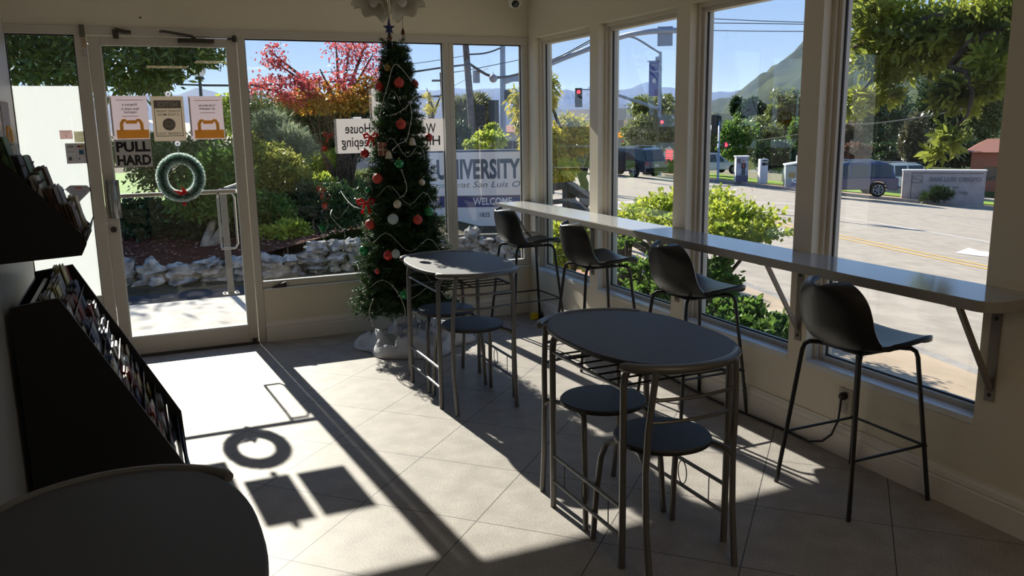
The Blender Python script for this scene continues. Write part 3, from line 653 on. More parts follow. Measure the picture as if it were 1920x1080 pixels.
o, a, b = sticker('seal_sticker', 'small cream sticker with star in a circle beside the door frame', 138, 162, 246.5, 267, mat('cream_sticker', (.80, .76, .62), .6, tr=.75))
cx_, cz_ = (a.x+b.x)/2, (a.z+b.z)/2
mk = MB().tube([(cx_+.026*math.cos(q*.3), YS-.0014, cz_+.025*math.sin(q*.3)) for q in range(21)], .0014, 4)
for s_ in (0, math.pi): mk.tube([(cx_+.018*math.cos(q*2*math.pi/3+math.pi/2+s_), YS-.0014, cz_+.018*math.sin(q*2*math.pi/3+math.pi/2+s_)) for q in range(3)], .0012, 4, closed=True)
part('seal_mark', mk, mat('olive_ink', (.25, .24, .12), .6), o, world=True)
o, a, b = sticker('card_sticker', 'grey credit card sticker stuck on the frosted side pane', 121.5, 164, 269, 306, mat('grey_sticker', (.50, .47, .47), .6, tr=.6))
w_, h_ = b.x-a.x, a.z-b.z
part('grid_lines', MB().box(a.x+w_*.5-.0007, a.x+w_*.5+.0007, YS-.0018, YS-.001, b.z+h_*.1, a.z).box(a.x, b.x, YS-.0018, YS-.001, b.z+h_*.38, b.z+h_*.39).box(a.x, b.x, YS-.0018, YS-.001, b.z+h_*.7, b.z+h_*.71), ink_g, o, world=True)
text(o, 'VISA', .02, mat('navy_ink', (.02, .02, .05), .6), (a.x+w_*.25, YS-.002, b.z+h_*.84), (1, 0, 0), ZU, bold=.0006, width=w_*.34)
text(o, 'DISCOVER', .012, ink_g, (a.x+w_*.25, YS-.002, b.z+h_*.58), (1, 0, 0), ZU, bold=.0002, width=w_*.38)
text(o, 'PAY', .012, ink_g, (a.x+w_*.38, YS-.002, b.z+h_*.24), (1, 0, 0), ZU, width=w_*.14)
part('card_reader_mark', MB().box(a.x+w_*.10, a.x+w_*.27, YS-.002, YS-.001, b.z+h_*.16, b.z+h_*.33), ink_g, o, world=True)
part('red_oval', MB().ball((a.x+w_*.67, YS-.001, b.z+h_*.84), .013, (1, .05, .6)), mat('card_red', (.30, .05, .03), .5), o, world=True)
part('yellow_oval', MB().ball((a.x+w_*.80, YS-.001, b.z+h_*.84), .013, (1, .05, .6)), mat('card_yellow', (.40, .24, .05), .5), o, world=True)
part('blue_square', MB().box(a.x+w_*.64, a.x+w_*.88, YS-.002, YS-.001, b.z+h_*.44, b.z+h_*.67), mat('card_blue', (.04, .14, .25), .5), o, world=True)
part('fruit_mark', MB().ball((a.x+w_*.63, YS-.001, b.z+h_*.24), .006, (1, .05, 1)), ink_g, o, world=True)
P5 = [aty(px, py, YS) for px, py in ((121.5, 355), (131.5, 347.5), (163, 347.5), (172, 355.5), (149, 378.5))]
o = thing('diamond_sticker', 'white diamond shaped sticker low on the frosted pane by the door handle', 'sticker', (P5[4].x, YS, P5[4].z))
part('border', MB().prism(P5[::-1], (0, -.001, 0)), mat('sticker_border', (.45, .45, .5), .6, tr=.5), o, world=True)
c5 = sum(P5, Vector())/5
part('face', MB().prism([c5+(p-c5)*.9+Vector((0, -.0012, 0)) for p in P5][::-1], (0, -.001, 0)), mat('sticker_face', (.8, .8, .82), .6, tr=.7), o, world=True)
text(o, 'WE', .02, mat('sticker_red', (.75, .10, .08), .5), (c5.x-.002, YS-.0032, P5[1].z-.018), (1, 0, 0), ZU, bold=.0008, width=.04)
part('red_line', MB().box(c5.x-.045, c5.x+.045, YS-.0032, YS-.0022, P5[1].z-.041, P5[1].z-.039), ink_l, o, world=True)
# flat white and orange sheet at the end of the left wall
o = thing('wall_sheet', 'white and orange sheet on the left wall above the upper rack', 'poster', (XL+.002, 4.05, 1.45))
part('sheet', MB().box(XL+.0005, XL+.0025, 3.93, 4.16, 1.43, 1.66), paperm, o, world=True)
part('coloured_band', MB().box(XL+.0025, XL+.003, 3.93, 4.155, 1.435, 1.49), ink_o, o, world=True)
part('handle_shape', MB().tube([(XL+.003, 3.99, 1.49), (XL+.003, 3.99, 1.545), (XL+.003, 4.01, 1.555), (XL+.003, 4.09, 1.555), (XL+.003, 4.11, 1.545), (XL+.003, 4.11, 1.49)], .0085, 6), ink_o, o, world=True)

# ================================================================== CEILING FAN LIGHT, SECURITY CAMERA
FX, FY = 1.235, 4.25
fan = thing('ceiling_fan', 'ceiling fan with frosted tulip lamp shades and two pull chains', 'ceiling fan', (FX, FY, 2.05))
fm_ = mat('fan_bronze', (.20, .16, .11), .4, metal=.5)
part('canopy', MB().lathe([(.0, ZC-.002), (.07, ZC-.002), (.05, ZC-.04), (.015, ZC-.05), (.015, 2.40), (.09, 2.39), (.11, 2.36), (.11, 2.30), (.05, 2.27), (.045, 2.215), (0, 2.21)], (FX, FY, 0), 28), fm_, fan, smooth='a', world=True)
shm = mat('frosted_glass_shade', (.70, .66, .56), .25, tr=.3)
for q in range(4):
    a = math.radians(25 + 90*q); dx, dy = math.cos(a), math.sin(a)
    R = Matrix.Rotation(a, 3, 'Z') @ Matrix.Rotation(-.55, 3, 'Y')
    def fl_(u, v, R=R, dx=dx, dy=dy):
        an = 2*math.pi*v; pr = [(.022, 0), (.045, -.018), (.062, -.045), (.070, -.075), (.088, -.10)]
        s_ = u*4; i = min(3, int(s_)); f_ = s_-i; r_ = pr[i][0]*(1-f_)+pr[i+1][0]*f_; z_ = pr[i][1]*(1-f_)+pr[i+1][1]*f_
        r_ *= 1 + .07*u*math.cos(6*an); z_ -= .012*u*u*math.cos(6*an)
        p = R @ Vector((r_*math.cos(an), r_*math.sin(an), z_)); return (FX+dx*.075+p.x, FY+dy*.075+p.y, 2.19+p.z)
    sh_ = part('lamp_shade', MB().grid(fl_, 13, 37), shm, fan, smooth=True, solid=.003, world=True)
    part('bulb', MB().ball((FX+dx*.10, FY+dy*.10, 2.135), .022, (1, 1, 1.3)), whitem, sh_, smooth=True, world=True)
    part('lamp_arm', MB().tube([(FX, FY, 2.23), (FX+dx*.04, FY+dy*.04, 2.22), (FX+dx*.07, FY+dy*.07, 2.19)], .009, 8), fm_, fan, world=True)
for q in range(5):
    a = math.radians(10+72*q); R = Matrix.Rotation(a, 3, 'Z')
    bl = MB().add([(FX, FY, 2.335)+np.array(R @ Vector((x, y, z))) for x, y, z in ((.11, -.03, 0), (.11, .03, 0), (.2, .06, .006), (.62, .075, .008), (.65, .05, .006), (.65, -.05, -.006), (.62, -.075, -.008), (.2, -.06, -.006))], [tuple(range(8))])
    part('blade', bl, mat('fan_blade', (.16, .10, .06), .4), fan, solid=.008, world=True)
for px, py in ((731.5, 72), (755.5, 62)):
    e = aty(px, py, FY-.03); e.x = e.x
    c_ = part('pull_chain', MB().tube([(e.x, FY-.03, 2.20), (e.x, FY-.03, e.z+.02)], .0013, 5), bronze, fan, world=True)
    part('pull_weight', MB().lathe([(0, -.013), (.008, -.008), (.011, 0), (.007, .012), (.002, .024)], (e.x, FY-.03, e.z), 14), mat('amber_wood', (.14, .06, .025), .35), c_, smooth=True, world=True)
cc_ = thing('security_camera', 'white dome security camera hanging from the ceiling near the corner', 'camera', (2.667, 5.9, 2.36))
part('mount', MB().lathe([(0, ZC-.001), (.055, ZC-.001), (.055, 2.48), (.045, 2.46), (.03, 2.44), (0, 2.44)], (2.667, 5.9, 0), 24), whitem, cc_, smooth='a', world=True)
wht = mat('white_plastic', (.70, .68, .64), .35)
part('housing', MB().ball((2.667, 5.9, 2.412), .048, nu=14, nv=20), wht, cc_, smooth=True, world=True)
R = Vector((-.25, -.8, -.5)).to_track_quat('Z', 'Y').to_matrix()
part('lens', MB().lathe([(0, .040), (.026, .040), (.028, .046), (.018, .049), (0, .049)], (2.667, 5.9, 2.412), 20, R), mat('lens_black', (.01, .01, .01), .15), cc_, smooth='a', world=True)

# ================================================================== CHRISTMAS TREE
TX, TY = 1.655, 5.60
tree = thing('christmas_tree', 'slim artificial Christmas tree with baubles in front of the big window', 'Christmas tree', (TX, TY, 0))
tkm = mat('tree_pole', (.02, .035, .02), .6)
part('pole', MB().cyl((0, 0, .06), (0, 0, 2.08), .014, 10), tkm, tree)
part('stand', MB().tube([(-.22, 0, .012), (0, 0, .09), (.22, 0, .012)], .010, 8).tube([(0, -.22, .012), (0, 0, .09), (0, .22, .012)], .010, 8), tkm, tree)
br = MB(); NP, ND = [], []
def rad(z): return .05 + .335*max(0, (2.06-z)/1.83)**.82
z = .30
while z < 2.05:
    R0 = rad(z); nb = int(10 + 20*R0/.38); ph0 = rnd.random()*6
    for q in range(nb):
        a = ph0 + 2*math.pi*q/nb + rnd.uniform(-.2, .2); r_ = R0*rnd.uniform(.72, 1.04)
        tip = np.array([math.cos(a)*r_, math.sin(a)*r_, rnd.uniform(-.02, .05)]); base = np.array([0, 0, z + R0*.08])
        br.tube([tuple(base), tuple(base+tip*.5-np.array([0, 0, .01])), tuple(base+tip-np.array([0, 0, r_*.15]))], [.003, .0025, .0015], 4)
        side_ = np.array([-math.sin(a), math.cos(a), 0]); segs = [(base, base+tip-np.array([0, 0, r_*.15]))]
        for k in range(max(2, int(r_/.055))):
            f = .25+.7*(k+rnd.random())/max(2, int(r_/.055)); p = base+(tip-np.array([0, 0, r_*.15]))*f
            for sg in (-1, 1):
                e = p + (tip/r_*.6 + side_*sg*rnd.uniform(.5, 1) + np.array([0, 0, rnd.uniform(-.3, .5)]))*.075*(1.15-f*.5)
                segs.append((p, e))
        for p, e in segs:
            L_ = np.linalg.norm(e-p); m_ = int(L_*520)+5; t_ = NR.random((m_, 1)); ax = (e-p)/(L_+1e-9)
            NP.append(p+(e-p)*t_); ND.append(ax*.75 + sph(m_)*.8)
    z += .040 + .018*rnd.random()
part('branches', br, tkm, tree)
NP = np.concatenate(NP); ND = np.concatenate(ND)
needm = leafmat('fir_needles', (.018, .050, .016), (.050, .10, .028), tr=.22, scale=14, rough=.5)
leafobj('needles', NP, ND, sph(len(NP)), NR.uniform(.020, .034, len(NP)), .0036, needm, tree)
sp = thing('star_topper', 'dark blue star on the tip of the Christmas tree', 'star', (TX-.035, TY, 2.03))
blue = mat('blue_glitter', (.015, .025, .13), .3, metal=.4)
stp = [( (.042 if q % 2 == 0 else .017)*math.sin(q*math.pi/5)*(1), (.042 if q % 2 == 0 else .017)*math.cos(q*math.pi/5)) for q in range(10)]
stp[0] = (0, .075)
part('star', MB().prism([(x, -.006, .135+zz) for x, zz in stp], (0, .012, 0)), blue, sp)
part('spike', MB().lathe([(.010, 0), (.016, .02), (.013, .07), (.008, .125), (0, .13)], seg=12), blue, sp, smooth='a')
# baubles at their places on the tree
orn_m = {'red': mat('red_bauble', (.45, .02, .015), .25, metal=.3, coat=.5), 'matt red': mat('matt_red_bauble', (.50, .05, .03), .5), 'green': mat('green_bauble', (.01, .22, .06), .15, metal=.3, coat=.6), 'gold': mat('gold_bauble', (.35, .24, .08), .3, metal=.6),
         'cream': mat('cream_bauble', (.60, .52, .38), .3, metal=.2), 'clear': mat('clear_bauble', (.65, .72, .70), .08, tr=.5)}
def on_tree(px, py, out_=0.0):
    p = aty(px, py, TY)
    for _ in range(6):
        r_ = rad(min(2.0, p.z)) + out_; dx = max(-r_*.97, min(r_*.97, p.x-TX)); p = aty(px, py, TY-math.sqrt(max(0, r_*r_-dx*dx)))
    return p
BA = [(727, 127, 'gold', .026, 'gold bauble near the tip of the Christmas tree'), (712, 162, 'red', .033, 'red bauble on the upper left edge of the tree'), (748, 155, 'matt red', .034, 'matt red bauble in the middle just below the gold one'),
      (777, 158, 'red', .028, 'red bauble on the upper right edge of the tree'), (752, 233, 'matt red', .034, 'matt red bauble in the middle between the two window signs'), (804, 258, 'red', .028, "red heart shaped bauble in front of the We're Hiring sign"),
      (684, 288, 'red', .030, 'red bauble sticking out left below the House Keeping sign'), (708, 335, 'matt red', .034, 'matt red bauble at the left, above the cream bauble'), (748, 307, 'green', .033, 'green bauble in the middle of the tree below the cream bell'),
      (694, 421, 'matt red', .034, 'matt red bauble low on the left of the tree above the green one'), (783, 412, 'matt red', .032, 'matt red bauble right of the clear bauble'), (804, 397, 'green', .033, 'green bauble on the right edge of the tree'),
      (745, 383, 'cream', .028, 'cream bauble in the middle of the tree'), (737, 411, 'clear', .036, 'large clear glass bauble in the middle of the tree'), (728, 479, 'red', .034, 'shiny red bauble in the lower half of the tree'),
      (682, 470, 'green', .034, 'green bauble low on the left edge of the tree'), (759, 552, 'green', .034, 'lowest green bauble beside the bistro table leg'), (742, 476, 'clear', .030, 'clear bauble right beside the shiny red one'), (708, 509, 'red', .020, 'small red bauble deep in the lower branches'),
      (791, 342, 'cream', .022, 'small cream bauble on the right edge of the tree'), (690, 357, 'green', .022, 'small green bauble at the left between two red ones')]
for px, py, c, r_, lb in BA:
    p = on_tree(px, py); o = thing('bauble', lb, 'bauble', (p.x, p.y, p.z-r_), group='baubles on the Christmas tree')
    part('ball', MB().ball((0, 0, r_), r_, nu=12, nv=18), orn_m[c], o, smooth=True)
    part('cap', MB().lathe([(0, 0), (.007, 0), (.007, .008), (0, .008)], (0, 0, 2*r_-.003), 10), orn_m['gold'], o)
    part('hook', MB().tube([(0, 0, 2*r_+.004), (0, 0, 2*r_+.014), (.004, .01, 2*r_+.02)], .0008, 4), wirem, o)
def bow(px, py, s_, lb, out_=.02):
    p = on_tree(px, py, out_); o = thing('ribbon_bow', lb, 'bow', (p.x, p.y, p.z-.04*s_), group='red bows on the Christmas tree')
    for sg in (-1, 1):
        part('loop', MB().tube([(0, 0, .04*s_), (sg*.03*s_, -.005, .062*s_), (sg*.05*s_, 0, .055*s_), (sg*.045*s_, .006, .03*s_), (0, 0, .04*s_)], [.003*s_, .010*s_, .012*s_, .009*s_, .003*s_], 6), redm, o, smooth=True)
        part('tail', MB().prism([(0, 0, .042*s_), (sg*.012*s_, 0, .04*s_), (sg*.035*s_, .004, -.02*s_), (sg*.018*s_, .004, -.03*s_)], (0, .002, 0)), redm, o)
    part('knot', MB().ball((0, -.003, .04*s_), .008*s_), redm, o, smooth=True)
bow(695, 256, .9, 'red ribbon bow over the K of the House Keeping sign'); bow(686, 380, 1.1, 'red ribbon bow on the left edge at mid height of the tree')
def bell(px, py, lb):
    p = on_tree(px, py); o = thing('bell_ornament', lb, 'bell', (p.x, p.y, p.z-.025), group='bell ornaments on the Christmas tree')
    part('bell', MB().lathe([(.026, 0), (.022, .012), (.017, .035), (.010, .048), (0, .052)], seg=16), orn_m['cream'], o, smooth='a')
    part('clapper', MB().ball((0, 0, .0), .006), orn_m['gold'], o)
bell(773, 265, 'cream bell ornament high on the right of the tree'); bell(729, 290, 'cream bell ornament left of the green middle bauble')
p = on_tree(717, 279); o = thing('gift_box_ornament', 'brownish red striped gift box ornament left of the tree middle', 'ornament', (p.x, p.y, p.z-.045))
part('box', MB().box(-.028, .028, -.012, .012, 0, .085), mat('gift_paper', (.28, .10, .07), .5, var=.4, scale=90), o, bevel=.003)
part('ribbon', MB().box(-.0295, .0295, -.0135, .0135, .035, .045).box(-.004, .004, -.0137, .0137, -.001, .086), mat('gift_ribbon', (.55, .40, .25), .4), o)
# string of little lights
ltm = mat('light_string', (.42, .42, .36), .5); blm = mat('light_bulb', (.75, .75, .72), .2, tr=.5)
ls_ = thing('string_lights', 'string of white mini lights wound round the tree and over the window', 'string lights', (TX, TY, .12))
W_ = MB(); Bs = []
pts = []
for q in range(230):
    f = q/229; zz = 1.98 - 1.68*f; a = -1.2 + f*34; r_ = rad(zz)*.93
    pts.append((TX+r_*math.cos(a), TY+r_*math.sin(a), zz+.05*math.sin(q*.9)))
part('wire', MB().tube(pts, .0022, 5), ltm, ls_, world=True); Bs += [pts[k] for k in range(0, 230, 4)]
def strand(P2, y0_, y1_):
    n_ = len(P2); q = [aty(px, py, y0_+(y1_-y0_)*k/(n_-1)) for k, (px, py) in enumerate(P2)]; q = catmull(q, 5)
    part('wire', MB().tube(q, .0024, 5), ltm, ls_, world=True); Bs.extend(q[::4])
strand([(680, 392), (662, 386), (648, 372), (639, 358)], 5.45, 6.08)
strand([(623, 393), (620, 404), (632, 420), (646, 436), (644, 468), (655, 500), (662, 480), (655, 455), (668, 468), (680, 478)], 6.10, 5.55)
strand([(770, 150), (741, 120), (727, 160), (718, 190), (712, 215)], 5.42, 5.40); strand([(780, 180), (762, 200), (745, 212), (735, 215)], 5.36, 5.38)
strand([(768, 190), (772, 215), (768, 240), (762, 262), (748, 270), (735, 282)], 5.34, 5.30); strand([(752, 318), (762, 345), (760, 362), (748, 372)], 5.28, 5.28)
strand([(700, 560), (692, 585), (698, 605), (700, 612)], 5.30, 5.36); strand([(735, 535), (752, 560), (760, 590), (745, 605), (738, 592)], 5.22, 5.3); strand([(780, 480), (795, 510), (812, 530), (845, 540), (858, 560)], 5.24, 5.35)
bm_ = MB()
for k, b in enumerate(Bs): d = Vector((math.sin(k*2.3), math.cos(k*1.7), -.6)).normalized(); bm_.tube([Vector(b), Vector(b)+d*.014], [.003, .0016], 5)
part('mini_bulbs', bm_, blm, ls_, world=True, kind='stuff')
# crumpled white cloth round the foot
clm = mat('white_cloth', (.62, .63, .67), .85, bump=.3, bscale=90)
def cl_f(u, v):
    a = 2*math.pi*v; r_ = u; ed = 1 + .16*math.sin(3*a+.6) + .09*math.sin(5*a+2)
    x = TX+.04 + .39*r_*ed*math.cos(a); y = TY-.07 + .29*r_*ed*math.sin(a)
    h = .15*(max(0, 1-r_**3))**.8 + .014
    w = abs(noise.noise(Vector((x*7, y*8, 1.3))))*1.3 + .5*abs(noise.noise(Vector((x*15, y*16, 4))))
    h *= (1.25-1.15*w) if r_ < .97 else 1
    if r_ > .97: h = .002
    return (x, y, max(.003, h + .05*math.exp(-((x-TX)**2+(y-TY)**2)/.006)))
solo('tree_skirt', MB().grid(cl_f, 26, 90), clm, 'crumpled white cloth bundled round the foot of the Christmas tree', 'cloth', smooth=True, solid=.006)
# ================================================================== OUTSIDE: GROUND
PA, PB, PC_ = .061, -.095, .017
def zs(x, y): return PA + PB*x + PC_*y            # the street falls away to the east
def on_street(px, py, up=0.0):
    v = FWD + RGT*((px-960)/F_PX) - UP*((py-540)/F_PX); t_ = (PA+up-EYE)/(v.z-PB*v.x-PC_*v.y); return Vector((0, 0, EYE)) + v*t_
def sstep(a, b, x): x = max(0, min(1, (x-a)/(b-a))); return x*x*(3-2*x)
def zn(x, y):                                       # garden side
    z_ = -.15
    if y > 9.6: z_ = .05 + .16*sstep(9.6, 12.5, y) - .42*sstep(13, 26, y) - 1.2*sstep(26, 80, y)
    if y > 9.6: z_ += .25*sstep(.8, 2.6, x)*(1-sstep(9.8, 10.8, y))*(1-sstep(3.5, 5.5, x))
    return z_
def gz(x, y): k = sstep(3.2, 6.0 + max(0, (y-12)*.35), x - max(0, (y-14)*.45)); return zn(x, y)*(1-k) + zs(x, y)*k
asph = mat('asphalt', (.37, .322, .268), .85, var=.12, scale=3, bump=.35, bscale=90)
asph2 = mat('driveway_asphalt', (.055, .055, .062), .85, var=.2, scale=4, bump=.4, bscale=120)
conc = mat('sidewalk_concrete', (.42, .33, .24), .8, var=.10, scale=2.2, bump=.12, bscale=80)
slabm = mat('doorstep_concrete', (.40, .38, .35), .8, var=.14, scale=6, bump=.2, bscale=60)
mulch = mat('mulch', (.045, .014, .008), .95, col2=(.12, .045, .026), scale=26, bump=1, bscale=50)
lawnm = mat('lawn_grass', (.10, .22, .025), .8, col2=(.20, .34, .05), scale=1.2, bump=.8, bscale=60, tr=.15)
dirt = mat('garden_soil', (.045, .035, .022), .9, col2=(.09, .075, .04), scale=5, bump=.8, bscale=30)
kerbm = mat('kerb_concrete', (.30, .28, .26), .8, var=.15, scale=5)
brickm = mat('brick_paving', (.40, .20, .14), .8, col2=(.46, .27, .19), scale=20)
yel = mat('yellow_road_paint', (.72, .40, .08), .7, var=.1, scale=20); whi = mat('white_road_paint', (.72, .70, .68), .7, var=.08, scale=20)
def terr(nm, x0, x1, ya, yb, nx, ny, fz, m):
    g = MB().grid(lambda u, v: (x0+(x1-x0)*u, ya+(yb-ya)*v, fz(x0+(x1-x0)*u, ya+(yb-ya)*v)), nx, ny); return struct(nm, g, m, smooth=True)
def curb(y): return 4.66 + .217*y                   # near kerb line
def strip(nm, fa, fb, ya, yb, ny, up, m, thick=0):
    vs, fs = [], []
    for k in range(ny):
        y = ya+(yb-ya)*k/(ny-1)
        for x in (fa(y), fb(y)): vs.append((x, y, zs(x, y)+up))
        for x in (fa(y), fb(y)): vs.append((x, y, zs(x, y)+up-.25))
    for k in range(ny-1):
        a = 4*k; b = a+4; fs += [(a, a+1, b+1, b), (a+1, a+3, b+3, b+1), (a, b, b+2, a+2)]
    return struct(nm, MB().add(vs, fs), m)
struct('street', MB().grid(lambda u, v: (lambda x, y: (x, y, zs(x, y)))(3.0+137*u, -40+230*v), 3, 3), asph)
strip('sidewalk', lambda y: XR+.17, lambda y: curb(y)-.14, -8, 14, 12, .10, conc)
strip('kerb', lambda y: curb(y)-.14, lambda y: curb(y), -8, 14, 12, .10, kerbm)
strip('brick_path', lambda y: XR+.9, lambda y: curb(y)-.9, 5.6, 14, 6, .112, brickm)
terr('garden_bed_soil', XR+.17, XR+.75, 3.3, 8.5, 4, 12, lambda x, y: zs(x, y)+.125+.02*noise.noise(Vector((x*5, y*5, 0))), dirt)
terr('ground', -40, 6, 6.29, 120, 60, 80, lambda x, y: gz(x, y) - (.03 if y < 9.6 else 0), dirt)
struct('ground_far', MB().grid(lambda u, v: (lambda x, y: (x, y, zn(x, y)-.3 if x < 6 else min(zs(x, y), zn(6, y)) - .5))(-200+230*u, 100+500*v), 8, 8), dirt)
terr('driveway', -8, 3.6, 6.29, 9.75, 12, 8, lambda x, y: -.15 + .012*math.sin(x*1.3)*math.sin(y), asph2)
struct('doorstep', MB().box(-1.2, .95, YB+.12, 8.15, -.3, -.02), slabm)
struct('doorstep_ramp', MB().box(.95, 2.6, YB+.12, 8.35, -.3, -.10), slabm)
terr('garden_mulch', -6, 3.4, 9.8, 13.2, 30, 12, lambda x, y: gz(x, y)+.03+.03*noise.noise(Vector((x*3, y*3, 0))), mulch)
terr('lawn', -14, 3, 14.0, 40, 20, 20, lambda x, y: gz(x, y)+.05, lawnm)
# loose mulch chips
n = 2600; X_ = NR.uniform(-3, 3.2, n); Y_ = NR.uniform(9.9, 12.8, n); Z_ = np.array([gz(a, b)+.055 for a, b in zip(X_, Y_)])
o = leafobj('mulch_chips', np.stack([X_, Y_, Z_], 1), sph(n)*np.array([1, 1, .25]), sph(n)+[0, 0, 1.2], NR.uniform(.03, .08, n), .022, mat('bark_chip', (.12, .055, .04), .9, col2=(.28, .17, .13), scale=3))
props(o, 'reddish bark chips strewn over the bed behind the low stone wall', 'bark chips', kind='stuff')
# road markings
def stripe(nm, lb, P2, w, m, up=.006, grp=None):
    P = [on_street(px, py, up) for px, py in P2]; L_, R_ = [], []
    for k, p in enumerate(P):
        d = (P[min(len(P)-1, k+1)]-P[max(0, k-1)]); s_ = Vector((d.y, -d.x, 0)).normalized()*w/2
        for l, sg in ((L_, 1), (R_, -1)): q = p+s_*sg; l.append(Vector((q.x, q.y, zs(q.x, q.y)+up)))
    n_ = len(P); g = MB().add(L_+R_, [(k, k+1, n_+k+1, n_+k) for k in range(n_-1)])
    return solo(nm, g, m, lb, 'road marking', grp)
yd = [(1325, 392), (1400, 405.0), (1487, 424), (1567, 441.5), (1700, 470), (1850, 501), (1990, 533)]
stripe('yellow_line', 'upper of the two yellow centre lines on the street', [(x, y-2.5) for x, y in yd], .11, yel, grp='double yellow centre lines')
stripe('yellow_line', 'lower of the two yellow centre lines on the street', [(x, y+3.0) for x, y in yd], .11, yel, grp='double yellow centre lines')
stripe('white_line', 'white lane line crossing the street beyond the yellow lines', [(1565, 406), (1680, 424), (1850, 453), (1960, 474)], .12, whi)
stripe('white_line', 'near white crosswalk line seen between the second and third window', [(1040, 398), (1155, 392), (1260, 384), (1330, 384.5), (1500, 396)], .2, whi)
stripe('white_line', 'far white crosswalk line seen between the second and third window', [(1040, 386), (1155, 380), (1260, 375), (1330, 375), (1500, 383)], .2, whi)
stripe('white_line', 'white line slanting across the far lanes in the nearest window', [(1440, 373), (1575, 387), (1700, 399), (1870, 417)], .12, whi)
stripe('white_line', 'thin white line by the far kerb in the nearest window', [(1560, 380), (1700, 388), (1870, 400)], .10, whi)
ap = [on_street(px, py, .007) for px, py in ((1791, 474), (1816, 464.5), (1836, 470.5), (1862, 473), (1862, 482), (1828, 479), (1840, 482))]
solo('road_arrow', MB().add(ap, [(0, 1, 2, 5), (2, 3, 4, 5)]), whi, 'white arrow painted on the near lane of the street', 'road marking')
# far verge with kerb
VP = [(58, 130), (42, 84), (31.6, 46.5), (31.4, 42), (32.4, 38.5), (34.2, 34), (37, 29), (42, 24.5), (60, 16), (90, 4)]
def verge(nm, in_, out_, up, m, back=.2):
    vs = []
    for k, (x, y) in enumerate(VP):
        a = Vector(VP[min(len(VP)-1, k+1)]) - Vector(VP[max(0, k-1)]); s_ = Vector((-a.y, a.x)).normalized()
        if s_.x < 0: s_ = -s_
        for d_ in (in_, out_): q = (x+s_.x*d_, y+s_.y*d_); vs.append((*q, zs(*q)+up))
        vs.append((x+s_.x*in_, y+s_.y*in_, zs(x, y)-.05))
    fs = []
    for k in range(len(VP)-1): a = 3*k; fs += [(a, a+1, a+4, a+3), (a, a+3, a+5, a+2)]
    return struct(nm, MB().add(vs, fs), m)
verge('far_kerb', 0, .25, .16, kerbm); verge('far_sidewalk', .25, 2.2, .165, mat('far_sidewalk_concrete', (.40, .27, .19), .85, var=.1))
verge('far_grass', 2.2, 8.2, .22, mat('verge_grass', (.14, .24, .03), .85, col2=(.26, .36, .06), scale=.8, bump=.6, bscale=20))
verge('side_street', 8.2, 22, .18, mat('side_street_asphalt', (.34, .30, .28), .85, var=.05)); verge('far_slope', 22, 140, .25, mat('far_slope_grass', (.05, .08, .025), .9, col2=(.10, .12, .04), scale=.2))

# ================================================================== DISTANT HILLS
hillm = mat('hill_scrub', (.010, .022, .010), .95, col2=(.045, .062, .022), scale=.022); mtm = mat('mountain_scrub', (.015, .02, .015), .95, col2=(.035, .04, .028), scale=.004)
hillm.node_tree.nodes['Noise Texture'].inputs['Detail'].default_value = 12
def ridge(nm, lb, P2, d0, d1, zb, m, rough, nv=18, sub=6):
    Q = catmull([(px, py, 0) for px, py in P2], sub)
    def f(u, v):
        i = round(u*(len(Q)-1)); q = Q[i]; d = d0+(d1-d0)*v; e = at(q.x, q.y, d1); dirn = Vector((e.x, e.y)).normalized()
        z_ = zb + (e.z-zb)*v**.85; x, y = dirn.x*d, dirn.y*d
        z_ += rough*noise.fractal(Vector((x, y, 0))/(d1*.11), 1.0, 2.1, 5)*math.sin(math.pi*min(1, v*.9+.05))
        return (x, y, z_)
    back = MB().grid(f, len(Q), nv); return solo(nm, back, m, lb, 'hill', smooth=True)
ridge('hill', 'green scrub covered hill rising to the right behind the street trees', [(1255, 232), (1320, 206), (1345, 192), (1372, 181), (1400, 166), (1428, 154), (1450, 140), (1480, 124), (1505, 109), (1540, 92), (1590, 68), (1640, 58), (1700, 64), (1760, 82), (1800, 94), (1850, 96), (1900, 92), (2000, 100), (2150, 130)], 150, 700, -14, hillm, 22, nv=40, sub=9)
ridge('hill', 'wooded lower hill with bright meadow behind the red roofed house', [(1500, 190), (1560, 160), (1620, 150), (1700, 150), (1760, 140), (1800, 146), (1860, 128), (1920, 120), (2050, 140)], 110, 320, -14, mat('wooded_hill', (.02, .035, .015), .95, col2=(.06, .085, .03), scale=.05), 10, nv=24)
ridge('mountain_ridge', 'hazy blue mountain ridge on the horizon', [(60, 200), (300, 190), (500, 186), (700, 180), (770, 176), (850, 172), (885, 177), (936, 168), (985, 172), (1030, 180), (1043, 176), (1052, 174), (1063, 171), (1077, 174), (1090, 178), (1110, 168), (1130, 166), (1153, 173), (1180, 173), (1197, 167), (1206, 164), (1214, 161), (1222, 165), (1232, 169), (1263, 169), (1300, 178), (1330, 176), (1347, 172), (1362, 171), (1385, 169), (1410, 172), (1500, 180)], 900, 3200, -30, mtm, 60, nv=24, sub=6)
ridge('mountain_ridge', 'nearer blue foothills below the mountain ridge', [(700, 205), (850, 200), (940, 204), (1000, 203), (1040, 196), (1100, 206), (1160, 200), (1230, 206), (1300, 214), (1330, 204), (1380, 190), (1420, 200)], 700, 1700, -30, mtm, 30, nv=16)
hz = MB().box(-1500, 4200, 130, 4600, -60, 175).f; hv = MB().box(-1500, 4200, 130, 4200, -60, 150)
hm = bpy.data.materials.new('valley_haze'); hm.use_nodes = True; t = hm.node_tree; t.nodes.clear(); o_ = t.nodes.new('ShaderNodeOutputMaterial'); vs_ = t.nodes.new('ShaderNodeVolumeScatter')
